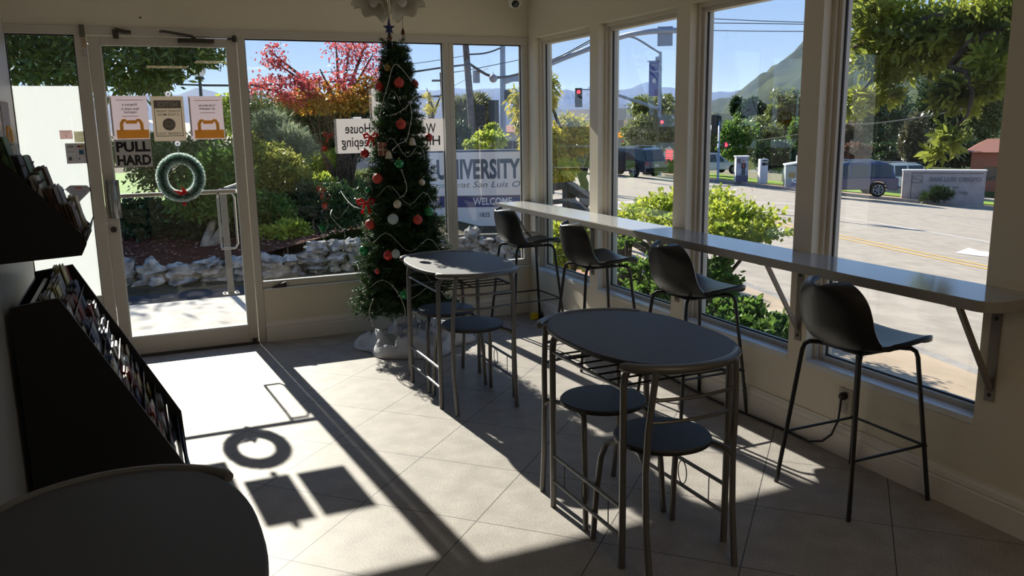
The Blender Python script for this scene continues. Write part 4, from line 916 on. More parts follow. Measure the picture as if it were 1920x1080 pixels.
vs_.inputs['Color'].default_value = (.26, .43, 1.0, 1); vs_.inputs['Density'].default_value = .00030; vs_.inputs['Anisotropy'].default_value = .1; t.links.new(vs_.outputs[0], o_.inputs['Volume'])
try: hm.cycles.homogeneous_volume = True
except Exception: pass
o = solo('valley_haze', hv, hm, 'thin blue haze lying over the far valley', 'haze', kind='stuff')

# ================================================================== PLANTS
bark = mat('bark', (.10, .075, .055), .9, var=.4, scale=20, bump=.8, bscale=40); barkp = mat('pale_bark', (.30, .26, .21), .9, var=.3, scale=14, bump=.6)
barkd = mat('dark_bark', (.035, .028, .024), .9, var=.3, scale=20)
def BL(px, py, d, rw, rh, dp=None):
    """ellipsoid of half-size rw x rh photo pixels at ground distance d"""
    c = at(px, py, d); k = (c-Vector((0, 0, EYE))).dot(FWD)/F_PX; a = rw*k; return (tuple(c), (a, a if dp is None else dp, rh*k))
def plant(nm, lb, cat_, blobs, n, L, Wd, m, trunk=(), tm=None, grp=None, clump=.16, fill=.55, droop=.3, lname='foliage', ground=True, seed=None):
    a = np.array([b[0] for b in blobs]); cx_, cy_ = a[:, 0].mean(), a[:, 1].mean(); g_ = gz(cx_, cy_) if ground else a[:, 2].min()
    o = thing(nm, lb, cat_, (cx_, cy_, g_), group=grp); off = np.array([cx_, cy_, g_])
    foliage(lname, [(np.array(c)-off, r) for c, r in blobs], n, L, Wd, m, o, clump=clump, fill=fill, droop=droop)
    tr_ = MB()
    for pts, r_ in trunk: tr_.tube(pts, r_, 7)
    if not trunk:
        for c, r in blobs:
            for q in range(5): an = rnd.uniform(0, 6.28); tr_.tube([(cx_+rnd.uniform(-.2, .2), cy_, g_-.05), ((cx_+c[0])/2, (cy_+c[1])/2, (g_+c[2])/2), (c[0]+r[0]*.6*math.cos(an), c[1]+r[1]*.6*math.sin(an), c[2]+r[2]*.5)], [.03, .02, .006], 5)
    part('trunk' if trunk else 'stems', tr_, tm or bark, o, world=True, smooth=True); return o
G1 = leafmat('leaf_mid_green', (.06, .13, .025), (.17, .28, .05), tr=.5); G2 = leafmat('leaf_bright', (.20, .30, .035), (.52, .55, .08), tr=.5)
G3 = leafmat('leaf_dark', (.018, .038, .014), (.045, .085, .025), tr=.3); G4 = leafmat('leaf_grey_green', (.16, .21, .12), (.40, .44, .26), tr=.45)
G5 = leafmat('leaf_olive', (.08, .115, .035), (.24, .27, .08), tr=.45); RD = leafmat('leaf_red', (.36, .05, .08), (.58, .14, .12), tr=.5)
OR = leafmat('leaf_orange', (.42, .16, .03), (.50, .34, .06), tr=.5); YL = leafmat('leaf_yellow_green', (.30, .32, .04), (.62, .48, .05), tr=.5)
def br_tube(p0, targets, r0): return [([p0, tuple((np.array(p0)*.5+np.array(q)*.5)+np.array([0, 0, .08*np.linalg.norm(np.array(q)-np.array(p0))])), q], [r0, r0*.6, r0*.2]) for q in targets]
# -- garden side
P0 = at(-300, 430, 16)
plant('broadleaf_tree', 'large leafy tree overhanging the top of the glass door and side pane', 'tree', [BL(60, 110, 15, 90, 58, 1.3), BL(210, 118, 15, 100, 52, 1.3), BL(-60, 60, 15, 120, 90, 1.5), BL(320, 96, 15, 66, 26, 1), BL(285, 152, 15, 45, 22, .8), BL(230, 30, 15.5, 150, 50, 1.4), BL(372, 104, 15, 42, 13, .7), BL(-90, -90, 15.5, 150, 60, 1.6)], 15000, .19, .05, leafmat('leaf_tree', (.030, .065, .016), (.15, .19, .035), tr=.35),
      trunk=[([(P0.x, P0.y, -.2), (P0.x+.2, P0.y, 1.8), (P0.x+1.2, P0.y-.3, 3.9)], [.22, .18, .12])] + br_tube((P0.x+1.2, P0.y-.3, 3.9), [tuple(at(150, 60, 15)), tuple(at(300, 90, 15)), tuple(at(400, 105, 14.8)), tuple(at(60, 130, 15))], .09), clump=.30, fill=.2)
plant('shrub', 'green shrub with loose leaves framed by the tinsel wreath', 'shrub', [BL(330, 315, 13.2, 75, 42), BL(405, 290, 13.6, 50, 45), BL(270, 280, 14, 55, 22)], 9000, .085, .034, G5, clump=.22)
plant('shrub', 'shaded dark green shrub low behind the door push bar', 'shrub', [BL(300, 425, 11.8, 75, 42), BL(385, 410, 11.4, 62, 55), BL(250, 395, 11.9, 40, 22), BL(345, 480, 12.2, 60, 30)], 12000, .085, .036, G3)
plant('small_tree', 'small tree with two pale leaning trunks behind the stone wall', 'tree', [BL(420, 330, 11.0, 50, 45), BL(395, 375, 11.0, 60, 30)], 7000, .085, .03, G1, clump=.2,
      trunk=[([tuple(at(378, 494, 10.7)), tuple(at(386, 455, 10.8)), tuple(at(398, 420, 10.9)), tuple(at(405, 370, 11))], [.075, .06, .05, .03]), ([tuple(at(388, 480, 10.75)), tuple(at(404, 450, 10.8)), tuple(at(425, 415, 10.9)), tuple(at(440, 360, 11))], [.06, .055, .045, .02])], tm=barkp)
plant('hedge', 'clipped yellow green hedge top far beyond the glass door', 'hedge', [BL(435, 215, 24, 26, 30), BL(470, 222, 24, 30, 20)], 4500, .12, .06, G2)
plant('conifer', 'dark feathery conifer at the left edge of the big window', 'conifer', [BL(492, 250, 14.5, 34, 62), BL(475, 300, 14.2, 26, 40), BL(520, 232, 15, 30, 26)], 12000, .09, .016, leafmat('conifer_needles', (.03, .07, .025), (.13, .20, .05), tr=.3), clump=.2, droop=.1)
plant('rosemary_bush', 'pale grey green feathery bush above the rounded hedge bush', 'bush', [BL(545, 276, 13.6, 36, 28), BL(505, 238, 14, 26, 22)], 7000, .12, .012, G4, clump=.24, droop=-.2)
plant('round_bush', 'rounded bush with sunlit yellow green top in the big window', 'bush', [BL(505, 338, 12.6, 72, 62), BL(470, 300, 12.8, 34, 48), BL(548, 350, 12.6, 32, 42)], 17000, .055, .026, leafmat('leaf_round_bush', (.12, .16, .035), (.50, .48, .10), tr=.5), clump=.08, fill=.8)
plant('shrub', 'light green shrub low at the left of the big window', 'shrub', [BL(495, 405, 11.6, 48, 34), BL(470, 435, 11.5, 30, 24)], 6500, .075, .034, G1, clump=.2)
plant('shrub', 'shrub with bright yellow green leaves above the stone wall', 'shrub', [BL(548, 432, 11.0, 30, 14), BL(498, 452, 11.1, 26, 20)], 3200, .07, .036, G2, clump=.2)
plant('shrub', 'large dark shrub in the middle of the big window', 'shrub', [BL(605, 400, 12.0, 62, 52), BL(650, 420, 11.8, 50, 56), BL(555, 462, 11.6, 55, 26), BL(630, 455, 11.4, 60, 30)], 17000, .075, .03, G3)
plant('shrub', 'sunlit bushes around the dark tree trunk in the big window', 'shrub', [BL(585, 318, 17, 34, 24), BL(625, 305, 18, 22, 20), BL(600, 340, 16, 20, 10)], 5000, .10, .045, G2)
plant('low_shrub', 'low feathery green ground cover left of the Christmas tree', 'shrub', [BL(670, 338, 20, 46, 16), BL(640, 350, 18, 40, 12), BL(690, 360, 18, 30, 12)], 6000, .12, .02, leafmat('leaf_groundcover', (.10, .15, .05), (.30, .34, .12), tr=.35), droop=-.3)
plant('oak_tree', 'dark evergreen oak behind the House Keeping sign', 'tree', [BL(625, 245, 19, 78, 52), BL(570, 230, 19, 50, 42), BL(680, 235, 19, 50, 45), BL(600, 280, 19, 50, 26)], 16000, .12, .05, G3, trunk=[([tuple(at(645, 345, 19)), tuple(at(645, 280, 19)), tuple(at(640, 240, 19))], [.22, .2, .14])], tm=barkd)
T0 = tuple(at(640, 235, 17))
plant('red_maple', 'small maple tree with red autumn leaves against the sky', 'tree', [BL(492, 160, 16, 36, 13), BL(545, 168, 16, 48, 22), BL(515, 110, 16, 24, 14), BL(505, 90, 16, 18, 6), BL(590, 158, 16, 40, 15), BL(645, 150, 16, 30, 24), BL(530, 190, 16, 34, 12), BL(475, 175, 16, 18, 14), BL(648, 96, 17, 40, 16), BL(700, 120, 17, 36, 40), BL(520, 122, 16, 20, 14)], 3000, .065, .046, RD, clump=.36, fill=.15,
      trunk=br_tube(T0, [tuple(at(505, 95, 16)), tuple(at(520, 118, 16)), tuple(at(560, 165, 16)), tuple(at(690, 70, 17)), tuple(at(630, 85, 17)), tuple(at(475, 160, 16)), tuple(at(540, 140, 16)), tuple(at(600, 130, 16)), tuple(at(655, 90, 17)), tuple(at(700, 100, 17)), tuple(at(720, 140, 17))], .055) + [([tuple(at(645, 345, 17)), tuple(at(642, 280, 17)), T0], [.14, .11, .07])], tm=bark)
plant('maple_tree', 'maple with orange and green leaves below the red one', 'tree', [BL(560, 195, 16.4, 58, 14), BL(620, 185, 16.4, 50, 22), BL(665, 190, 16.4, 34, 24), BL(700, 170, 16.6, 26, 22)], 3400, .085, .06, OR, clump=.25, fill=.3)
plant('bare_tree', 'thin leafless young tree right of the Christmas tree top', 'tree', [BL(815, 190, 26, 22, 20)], 500, .1, .03, YL, trunk=[([tuple(at(812, 250, 26)), tuple(at(812, 205, 26)), tuple(at(800, 165, 26))], [.06, .04, .01]), ([tuple(at(812, 215, 26)), tuple(at(826, 180, 26)), tuple(at(835, 160, 26))], [.03, .02, .008])])
plant('dark_hedge', 'dark hedge behind the university sign at the left of the narrow window', 'hedge', [BL(862, 262, 30, 20, 28), BL(826, 255, 30, 22, 24)], 4000, .14, .07, G3)
plant('yellow_shrub', 'yellow green shrub standing behind the university sign', 'shrub', [BL(915, 265, 20, 28, 14), BL(890, 275, 18, 16, 9), BL(925, 245, 22, 12, 10)], 3600, .10, .05, G2)
for lb, px, py, d, k in (('palm tree left of the leaning wood pole', 873, 205, 62, 1), ('palm tree right behind the leaning wood pole', 893, 197, 66, .9)):
    c = at(px, py, d); o = thing('palm_tree', lb, 'palm tree', (c.x, c.y, gz(c.x, c.y)), group='palm trees far down the street')
    part('trunk', MB().tube([(0, 0, 0), (0, 0, c.z-gz(c.x, c.y))], [.22*k, .16*k], 8), barkp, o)
    n_ = 900; a = NR.uniform(0, 6.28, n_); e = NR.uniform(-.9, 1.2, n_); s0 = NR.uniform(.1, .55, (n_, 1)); D = np.stack([np.cos(a)*np.cos(e), np.sin(a)*np.cos(e), np.sin(e)-.25], 1)
    leafobj('fronds', np.array([0, 0, c.z-gz(c.x, c.y)])+D*s0, D+sph(n_)*.2, sph(n_), 1.1*k, .10, leafmat('palm_frond_%d' % int(k*10), (.09, .12, .05), (.30, .30, .14), tr=.3), o)
plant('cypress', 'pointed dark cypress far away beside the dark signal back', 'tree', [BL(913, 205, 80, 5, 9), BL(913, 220, 80, 8, 14)], 900, .5, .2, G3)
# -- street corner tree with drooping yellow green leaves
T1 = on_street(1092, 392); T1 = at(1092, 385, 13)
plant('weeping_tree', 'small tree with drooping yellow green leaves in the corner window', 'tree', [BL(1020, 172, 12, 22, 26), BL(1015, 262, 12, 34, 26), BL(1072, 236, 12.4, 30, 18), BL(1070, 262, 12.4, 38, 22), BL(1035, 300, 12, 24, 34), BL(985, 200, 12, 24, 44), BL(1060, 320, 12.2, 18, 22)], 10000, .11, .024, leafmat('leaf_weeping', (.22, .27, .04), (.62, .50, .06), tr=.5), droop=1.4, clump=.2,
      trunk=[([(T1.x, T1.y, zs(T1.x, T1.y)-.1), tuple(at(1096, 345, 12.8)), tuple(at(1085, 315, 12.6)), tuple(at(1070, 285, 12.3)), tuple(at(1040, 258, 12)), tuple(at(1012, 235, 12))], [.09, .07, .06, .05, .035, .02]), ([tuple(at(1094, 330, 12.7)), tuple(at(1101, 305, 12.7)), tuple(at(1108, 270, 12.7))], [.05, .04, .02]), ([tuple(at(1072, 288, 12.3)), tuple(at(1050, 240, 12.2)), tuple(at(1032, 190, 12.1))], [.04, .03, .015])], tm=barkd)
plant('corner_tree', 'green street tree beside the red traffic light on the far corner', 'tree', [BL(1215, 205, 58, 34, 20), BL(1210, 250, 56, 36, 26), BL(1255, 240, 57, 30, 40), BL(1245, 200, 58, 24, 18), BL(1180, 275, 57, 12, 18)], 9000, .30, .14, G5, trunk=[([tuple(at(1213, 327, 57)), tuple(at(1215, 290, 57)), tuple(at(1222, 250, 57))], [.30, .24, .16])])
plant('sign_hedge', 'dark clipped hedge under the fuel price sign', 'hedge', [BL(1250, 312, 60, 26, 9)], 2600, .2, .12, G1, clump=.1)
# -- trees beyond the far verge
for lb, px, py, d, rw, rh, m_ in (('rounded green tree just right of the dark traffic signal', 1385, 262, 72, 30, 40, G1), ('olive coloured tree behind the painted utility box', 1428, 258, 85, 38, 34, G5), ('tree with drooping branches at the left of the third window', 1334, 262, 78, 22, 40, G5),
        ('dark tree above the white car in the third window', 1452, 290, 66, 34, 26, G3), ('tall pale tree on the slope in the third window', 1475, 205, 110, 30, 34, G5), ('dark rounded tree on the crest below the hill', 1412, 206, 120, 22, 18, G3),
        ('pointed dark cypress left on the slope in the third window', 1381, 200, 125, 7, 14, G3), ('green tree at the right edge of the third window', 1500, 262, 70, 18, 36, G1), ('brownish tree left in the nearest window above the blue car', 1590, 258, 84, 22, 26, leafmat('leaf_brown', (.10, .075, .04), (.20, .16, .08), tr=.3)),
        ('tall feathery green tree behind the blue car', 1650, 215, 92, 46, 60, leafmat('leaf_pale', (.07, .11, .05), (.17, .22, .11), tr=.35)), ('narrow brownish conifer above the white van', 1716, 262, 74, 24, 42, leafmat('leaf_conifer_brown', (.05, .06, .03), (.16, .15, .08), tr=.3)),
        ('dark low trees behind the concrete city sign', 1775, 285, 78, 62, 26, G3), ('tall dark tree behind the hanging branch', 1780, 190, 98, 50, 66, G3), ('mottled tree right at the edge of the nearest window', 1848, 200, 80, 30, 60, G5), ('reddish hedge behind the blue car', 1600, 285, 76, 26, 12, leafmat('leaf_reddish', (.12, .06, .04), (.22, .12, .07), tr=.3)),
        ('dark trees low behind the blue car', 1655, 292, 80, 50, 20, G3)):
    b = BL(px, py, d, rw, rh); c, r = b; g_ = zs(c[0], c[1])+.2
    plant('street_tree', lb, 'tree', [b, ((c[0]+r[0]*.4, c[1], c[2]-r[2]*.35), (r[0]*.8, r[1]*.8, r[2]*.6)), ((c[0]-r[0]*.4, c[1], c[2]-r[2]*.25), (r[0]*.75, r[1]*.8, r[2]*.7))], int(2200+rw*rh*1.9), d*.0042, d*.0024, m_, trunk=[([(c[0], c[1], g_-.3), (c[0], c[1], c[2])], [.3, .15])], grp='trees beyond the far side of the street', clump=.14, fill=.6)
# -- shrubs along the window wall
def BX(px, py, X, rw, rh, dp=.2):
    v = FWD + RGT*((px-960)/F_PX) - UP*((py-540)/F_PX); c = Vector((0, 0, EYE)) + v*(X/v.x); k = (c-Vector((0, 0, EYE))).dot(FWD)/F_PX
    return (tuple(c), (min(dp, X-3.12), rw*k*1.4, rh*k))
plant('window_shrub', 'yellow green bush outside between the second and third window', 'bush', [BX(1245, 408, 4.3, 26, 34, .5), BX(1300, 405, 4.2, 34, 46, .5), BX(1350, 418, 4.0, 32, 34, .5), BX(1388, 440, 3.9, 20, 16, .4)], 11000, .045, .03, G2, clump=.16)
plant('window_shrub', 'leafy green bush outside below the counter at the corner window', 'bush', [BX(1050, 470, 3.5, 22, 36, .3), BX(1090, 440, 3.5, 18, 24, .3), BX(1040, 430, 3.6, 12, 26, .3)], 3600, .055, .036, G2, clump=.18)
plant('window_shrub', 'sparse leafy bush outside below the counter at the second window', 'bush', [BX(1200, 500, 3.45, 26, 20), BX(1240, 545, 3.4, 26, 30), BX(1180, 530, 3.4, 20, 22), BX(1162, 455, 3.6, 10, 14)], 1100, .06, .034, G1, fill=.2)
plant('window_shrub', 'bush with bright leaves outside the third window above the seat of the stool', 'bush', [BX(1335, 525, 3.5, 14, 34), BX(1330, 580, 3.4, 24, 34), BX(1370, 590, 3.4, 26, 26), BX(1412, 602, 3.4, 22, 16), BX(1450, 622, 3.4, 16, 13)], 5200, .050, .032, G1, clump=.2)
TT = at(2080, 30, 6.5)
plant('overhanging_tree', 'broad leaved branches hanging down over the nearest street window', 'tree', [BL(1640, 30, 6.2, 62, 50), BL(1720, 75, 6.3, 90, 60), BL(1800, 40, 6.2, 80, 50), BL(1650, 110, 6.2, 40, 36), BL(1860, 130, 5.8, 34, 46), BL(1850, 60, 6.0, 50, 60), BL(1600, 195, 6.2, 16, 16), BL(1640, 180, 6.2, 32, 16), BL(1790, 175, 5.9, 42, 26), BL(1772, 262, 5.7, 28, 25), BL(1840, 165, 5.8, 34, 18), BL(1960, 60, 6.0, 90, 80)], 11000, .075, .028, leafmat('leaf_overhang', (.04, .075, .018), (.42, .46, .07), tr=.5, scale=4), clump=.26, fill=.2, ground=False,
      trunk=[([(TT.x, TT.y-1, zs(TT.x, TT.y-1)), (TT.x, TT.y-.6, 2.0), tuple(at(1960, 10, 6.2)), tuple(at(1860, 20, 6.1))], [.16, .13, .09, .06]), ([tuple(at(1900, 10, 6.0)), tuple(at(1780, 30, 6.1)), tuple(at(1660, 60, 6.2)), tuple(at(1600, 90, 6.2))], [.05, .04, .025, .01]), ([tuple(at(1780, 125, 5.9)), tuple(at(1812, 135, 5.8)), tuple(at(1824, 175, 5.7)), tuple(at(1815, 215, 5.7)), tuple(at(1775, 255, 5.7))], [.018, .016, .014, .010, .006]), ([tuple(at(1880, 60, 5.9)), tuple(at(1820, 80, 5.9)), tuple(at(1780, 125, 5.9))], [.04, .03, .018]), ([tuple(at(1690, 60, 6.2)), tuple(at(1660, 120, 6.2)), tuple(at(1600, 190, 6.2))], [.02, .014, .006])], tm=bark)
# ================================================================== LOW STONE WALL
rockm = mat('pale_rock', (.13, .125, .12), .9, col2=(.42, .41, .39), scale=9, bump=1, bscale=22)
mort = mat('mortar', (.10, .10, .09), .9)
sw = thing('stone_wall', 'low retaining wall of pale rough rocks bordering the garden bed', 'stone wall', (1, 9.5, -.15))
WP = catmull([(-3.2, 10.0, .07), (-1.2, 9.82, .07), (.0, 9.70, .08), (.9, 9.62, .08), (1.5, 9.62, .12), (2.1, 9.6, .24), (2.8, 9.45, .28), (3.6, 9.2, .28), (4.4, 8.9, .27), (5.0, 8.5, .25)], 10)
L = [0]
for i in range(1, len(WP)): L.append(L[-1]+math.hypot(WP[i].x-WP[i-1].x, WP[i].y-WP[i-1].y))
def wp(s_):
    for i in range(1, len(WP)):
        if L[i] >= s_: f = (s_-L[i-1])/(L[i]-L[i-1]); return WP[i-1].lerp(WP[i], f)
    return WP[-1]
m_ = MB()
for i in range(len(WP)-1):
    a, b = WP[i], WP[i+1]; m_.add([(a.x, a.y+.02, -.6), (b.x, b.y+.02, -.6), (b.x, b.y+.02, b.z-.04), (a.x, a.y+.02, a.z-.04), (a.x, a.y+.14, -.6), (b.x, b.y+.14, -.6), (b.x, b.y+.14, b.z-.04), (a.x, a.y+.14, a.z-.04)], [(0, 1, 2, 3), (3, 2, 6, 7), (5, 4, 7, 6)])
part('mortar', m_, mort, sw, world=True)
row = 0; nr = 0
for row in range(5):
    s_ = rnd.uniform(0, .15)
    while s_ < L[-1]-.1:
        w_ = rnd.uniform(.09, .17); p = wp(s_+w_); w_ *= 1.35 if p.x < 1.3 else 1; p = wp(s_+w_); zc = (-.15 if p.x < 3.4 else -.3)+.07+row*.125 + rnd.uniform(-.015, .015)
        if zc + .04 < p.z + .03 and -.7 < p.x < 4.3 and nr < 100:
            o = part('rock', MB().ball((p.x, p.y+rnd.uniform(-.03, .03), zc), 1, (w_*.92, .13, (.09 if p.x < 1.3 else .075)*rnd.uniform(.85, 1.15)), rough=.8, seed=nr, nu=9, nv=12, rot=Matrix.Rotation(rnd.uniform(-.2, .2), 3, 'Y')), rockm, sw, world=True, smooth='a'); nr += 1
        s_ += w_*1.75
gl = thing('garden_light', 'small silver capped garden light on the edge of the stone wall', 'garden light', (-.02, 9.95, .06)); c = at(248, 490, 9.95); gl.location = (c.x, c.y, .07)
part('post', MB().cyl((0, 0, -.05), (0, 0, .07), .03, 14), steel, gl); part('cap', MB().lathe([(0, .07), (.045, .07), (.04, .09), (0, .10)], seg=14), bronze, gl)
# handrail by the doorstep
hr = thing('handrail_post', 'weathered steel handrail post standing on the doorstep edge', 'handrail', (.80, 8.05, -.02))
p = at(436, 580, 8.3); hr.location = (p.x, p.y, -.02)
rail = mat('weathered_steel', (.10, .095, .085), .6, metal=.3)
part('post', MB().box(-.028, .028, -.028, .028, .01, .98), rail, hr); part('base_flange', MB().box(-.075, .075, -.06, .06, 0, .012), rail, hr)
part('top_rail', MB().tube([(-.03, 0, .98), (.02, 0, .99), (.30, .9, .99), (.40, 1.3, .97), (.42, 1.35, .90)], .022, 8), rail, hr)
for s_ in (-1, 1): part('anchor_bolt', MB().cyl((s_*.055, 0, .012), (s_*.055, 0, .03), .009, 8), chrome, hr)
# ================================================================== UNIVERSITY SIGN
navy = mat('navy_sign_paint', (.045, .075, .14), .45); signw = mat('sign_white', (.82, .80, .80), .5); signi = mat('sign_letters', (.05, .085, .14), .5); teal = mat('sign_wave', (.15, .32, .36), .5)
rx = Vector((RGT.x, RGT.y, 0)).normalized(); DS = 13.0
A = at(790, 282, DS); Bp = at(1041, 279, DS); C0 = at(915, 424, DS); ctr = at(915, 350, DS); xs_ = rx; yn = Vector((rx.y, -rx.x, 0))   # yn points towards the building
wd = (Bp-A).dot(xs_); zt = at(915, 281, DS).z; zb = C0.z; org = Vector((at(915.5, 350, DS).x, at(915.5, 350, DS).y, 0))
def sg(x, z, y=0): return org + xs_*x + Vector((0, 0, z)) + yn*y
us = thing('hotel_sign', 'white roadside sign lettered UNIVERSITY INN outside the narrow window', 'sign', (org.x, org.y, zb-.2))
def rrect(x0, x1, z0, z1, r, y, n=6, bot=False):
    P = []
    for cx_, cz_, a0 in ((x1-r, z1-r, 0), (x0+r, z1-r, 90)):
        for k in range(n+1): a = math.radians(a0+90*k/n); P.append(sg(cx_+r*math.cos(a), cz_+r*math.sin(a), y))
    P += [sg(x0, z0, y), sg(x1, z0, y)]; return P
zm = at(915, 366, DS).z
part('frame', MB().prism(rrect(-wd/2, wd/2, zm, zt, .10, 0), -yn*.16), navy, us, world=True)
part('panel', MB().prism(rrect(-wd/2+.035, wd/2-.05, zm+.0, zt-.03, .08, .012), -yn*.01), signw, us, world=True)
text(us, 'UNIVERSITY INN', .3, signi, sg(at(922, 0, DS).dot(xs_)*0+.09, at(900, 317, DS).z, .014), xs_, ZU, bold=.012, width=wd*.86, height=.31)
text(us, 'at San Luis Obispo', .15, signi, sg(.22, at(930, 347, DS).z, .014), xs_, ZU, shear=.25, width=wd*.62, height=.12)
for k in range(2): part('wave_line', MB().tube([sg(-wd/2+.1+.035*q, at(800, 347+k*4, DS).z+.012*math.sin(q*.9), .014) for q in range(16)], .006, 5), teal, us, world=True)
zw1, zw0 = at(915, 367, DS).z, at(915, 388, DS).z
part('lower_panel', MB().prism([sg(-wd/2+.06, zb, -.02), sg(wd/2-.30, zb, -.02), sg(wd/2-.30, zm, -.02), sg(-wd/2+.06, zm, -.02)], -yn*.1), signw, us, world=True)
part('welcome_band', MB().prism([sg(-wd/2+.16, zw0, -.012), sg(wd/2-.35, zw0, -.012), sg(wd/2-.35, zw1, -.012), sg(-wd/2+.16, zw1, -.012)], -yn*.006), mat('band_blue', (.05, .06, .20), .5), us, world=True)
text(us, 'WELCOME', .15, signw, sg(.06, (zw0+zw1)/2, -.008), xs_, ZU, bold=.003, width=.60)
text(us, '1825', .1, signi, sg(at(909, 400, DS).dot(xs_)-org.dot(xs_), at(909, 403, DS).z, -.016), xs_, ZU, bold=.001, width=.155)
part('plinth', MB().prism([sg(-wd/2+.1, zb-.35, -.05), sg(wd/2-.35, zb-.35, -.05), sg(wd/2-.35, zb+.001, -.05), sg(-wd/2+.1, zb+.001, -.05)], -yn*.12), mort, us, world=True)
# ================================================================== DARK WOODEN RAILING
wood = mat('dark_stained_wood', (.05, .045, .042), .7, var=.3, scale=12)
rl = thing('wooden_railing', 'dark wooden ramp railing outside the corner window', 'railing', tuple(at(1067, 400, 8.5)))
R0, R1, R2, R3 = at(985, 358, 8.9), at(1067, 347, 8.4), at(1110, 377, 8.2), at(1250, 455, 7.2)
def rbar(a, b, h, w_): 
    d = Vector(b)-Vector(a); q = d.to_track_quat('X', 'Z').to_matrix(); return MB().obox((Vector(a)+Vector(b))/2, (d.length, w_, h), q)
for nm, dz in (('top_rail', 0), ('middle_rail', -.15)):
    for a, b in ((R0, R1), (R1, R2), (R2, R3)): part(nm, rbar(a+Vector((0, 0, dz)), b+Vector((0, 0, dz)), .07 if dz == 0 else .05, .10), wood, rl, world=True)
for p in (R1, R2.lerp(R3, .45), R3): part('post', MB().box(p.x-.05, p.x+.05, p.y-.05, p.y+.05, zs(p.x, p.y)-.1, p.z), wood, rl, world=True)
# ================================================================== POLES, WIRES, SIGNALS
galv = mat('galvanised_steel', (.26, .30, .38), .5, metal=.3); poles = mat('wooden_pole', (.12, .10, .10), .9, var=.3, scale=6); wirek = mat('overhead_wire', (.04, .04, .045), .6)
sigb = mat('signal_black', (.025, .03, .035), .5); redl = mat('red_signal_light', (1, .05, .07), .4, emit=3); offl = mat('unlit_lens', (.06, .07, .07), .3)
def base(px, py, d, dz=0): p = at(px, py, d); return Vector((p.x, p.y, gz(p.x, p.y)))
lp = thing('lamp_post', 'street lamp post seen above the right mask poster', 'lamp post', tuple(base(377, 180, 30)))
a = at(377, 180, 30); h = at(376, 150, 30).z - lp.location.z
part('post', MB().tube([(0, 0, 0), (0, 0, h)], [.07, .05], 10), sigb, lp); part('collar', MB().lathe([(.05, h), (.16, h+.02), (.13, h+.1), (0, h+.12)], seg=14), sigb, lp)
part('globe', MB().lathe([(.10, h+.1), (.20, h+.22), (.22, h+.34), (.12, h+.5), (0, h+.5)], seg=16), clearm, lp, smooth='a'); part('finial', MB().lathe([(.2, h+.46), (.12, h+.6), (.03, h+.66), (0, h+.8)], seg=12), sigb, lp)
def upole(lb, px0, py0, px1, py1, d, r_, arm=None, nm='utility_pole'):
    b_ = base(px0, py0, d); t_ = at(px1, py1, d); o = thing(nm, lb, 'utility pole', tuple(b_)); k = t_-b_
    part('pole', MB().tube([(0, 0, -.3), tuple(k)], [r_, r_*.75], 10), poles if nm == 'utility_pole' else galv, o)
    if arm: q = at(arm[0], arm[1], d)-b_; part('crossarm', MB().obox(q, (arm[2], .12, .12), Matrix.Rotation(-YAW, 3, 'Z')), poles, o)
    return o
upole('utility pole with crossarm just left of the narrow window frame', 838, 240, 828, 136, 55, .18, (826, 151, 1.1))
upole('short utility pole with crossarm right of the Christmas tree', 806, 240, 805, 173, 60, .14, (806, 181, 1.6))
o = upole('leaning wooden utility pole in the narrow window', 892, 275, 871, 60, 32, .15); q = at(886, 145, 32); part('transformer_box', MB().box(*[f(v) for v in (0,) for f in ()] or (q.x-o.location.x+.05, q.x-o.location.x+.25, q.y-o.location.y-.1, q.y-o.location.y+.1, q.z-o.location.z-.2, q.z-o.location.z+.25)), galv, o)
upole('thin steel pole behind the top of the Christmas tree', 752, 200, 752, 60, 45, .12, nm='steel_pole')
def wire(lb, P, r_, d0, d1=None, n=10, sag=0):
    d1 = d1 or d0; Q = catmull([tuple(at(px, py, d0+(d1-d0)*k/(len(P)-1))) for k, (px, py) in enumerate(P)], 4)
    return solo('overhead_wire', MB().tube(Q, r_, 5), wirek, lb, 'wire', 'overhead wires')
wire('thick dark cable running behind the red maple to the leaning pole', [(380, 160), (460, 160), (560, 157), (640, 152), (720, 143), (800, 131), (835, 126), (876, 121)], .035, 30, 32)
wire('thin wire high above the red maple', [(470, 158), (560, 141), (640, 133), (720, 126), (800, 116), (875, 104)], .012, 32, 32)
wire('cable from the leaning pole sagging to the steel signal pole', [(876, 102), (900, 101), (920, 97), (938, 90)], .03, 32, 33)
wire('wire crossing the narrow window below the leaning pole top', [(838, 137), (880, 131), (940, 119), (985, 110)], .015, 32, 34)
wire('thin wire rising to the right from the shorter poles', [(806, 175), (840, 166), (890, 140), (915, 128)], .012, 50, 34)
wire('wire passing over the door glass beside the lamp post', [(330, 158), (376, 159.5), (440, 160)], .03, 30)
wire('lower thin wire over the door glass', [(380, 182), (440, 181), (500, 176)], .015, 30)
wire('upper wire in the third street window', [(1290, 34), (1330, 35), (1420, 39), (1510, 42)], .02, 45, 45); wire('middle wire in the third street window', [(1290, 42), (1330, 43), (1420, 44), (1510, 45.5)], .02, 45, 45)
wire('lower wire in the third street window', [(1290, 55), (1330, 57), (1420, 58.5), (1510, 59)], .02, 45, 45); wire('pale wire sagging across the trees in the nearest street window', [(1560, 232), (1620, 233), (1700, 224), (1780, 210), (1870, 186), (1930, 170)], .02, 30, 26)
wire('thin pale wire above the trees at the right of the third window', [(1420, 263), (1460, 258), (1510, 249)], .02, 60, 55)
wire('black twin cable above the mast arm in the corner window', [(925, 149), (985, 134), (1028, 115), (1062, 100), (1105, 76), (1150, 52)], .022, 33, 30)
wire('second black cable close under the twin cable in the corner window', [(955, 144), (1028, 118), (1062, 103), (1105, 80), (1150, 58)], .018, 33, 30)
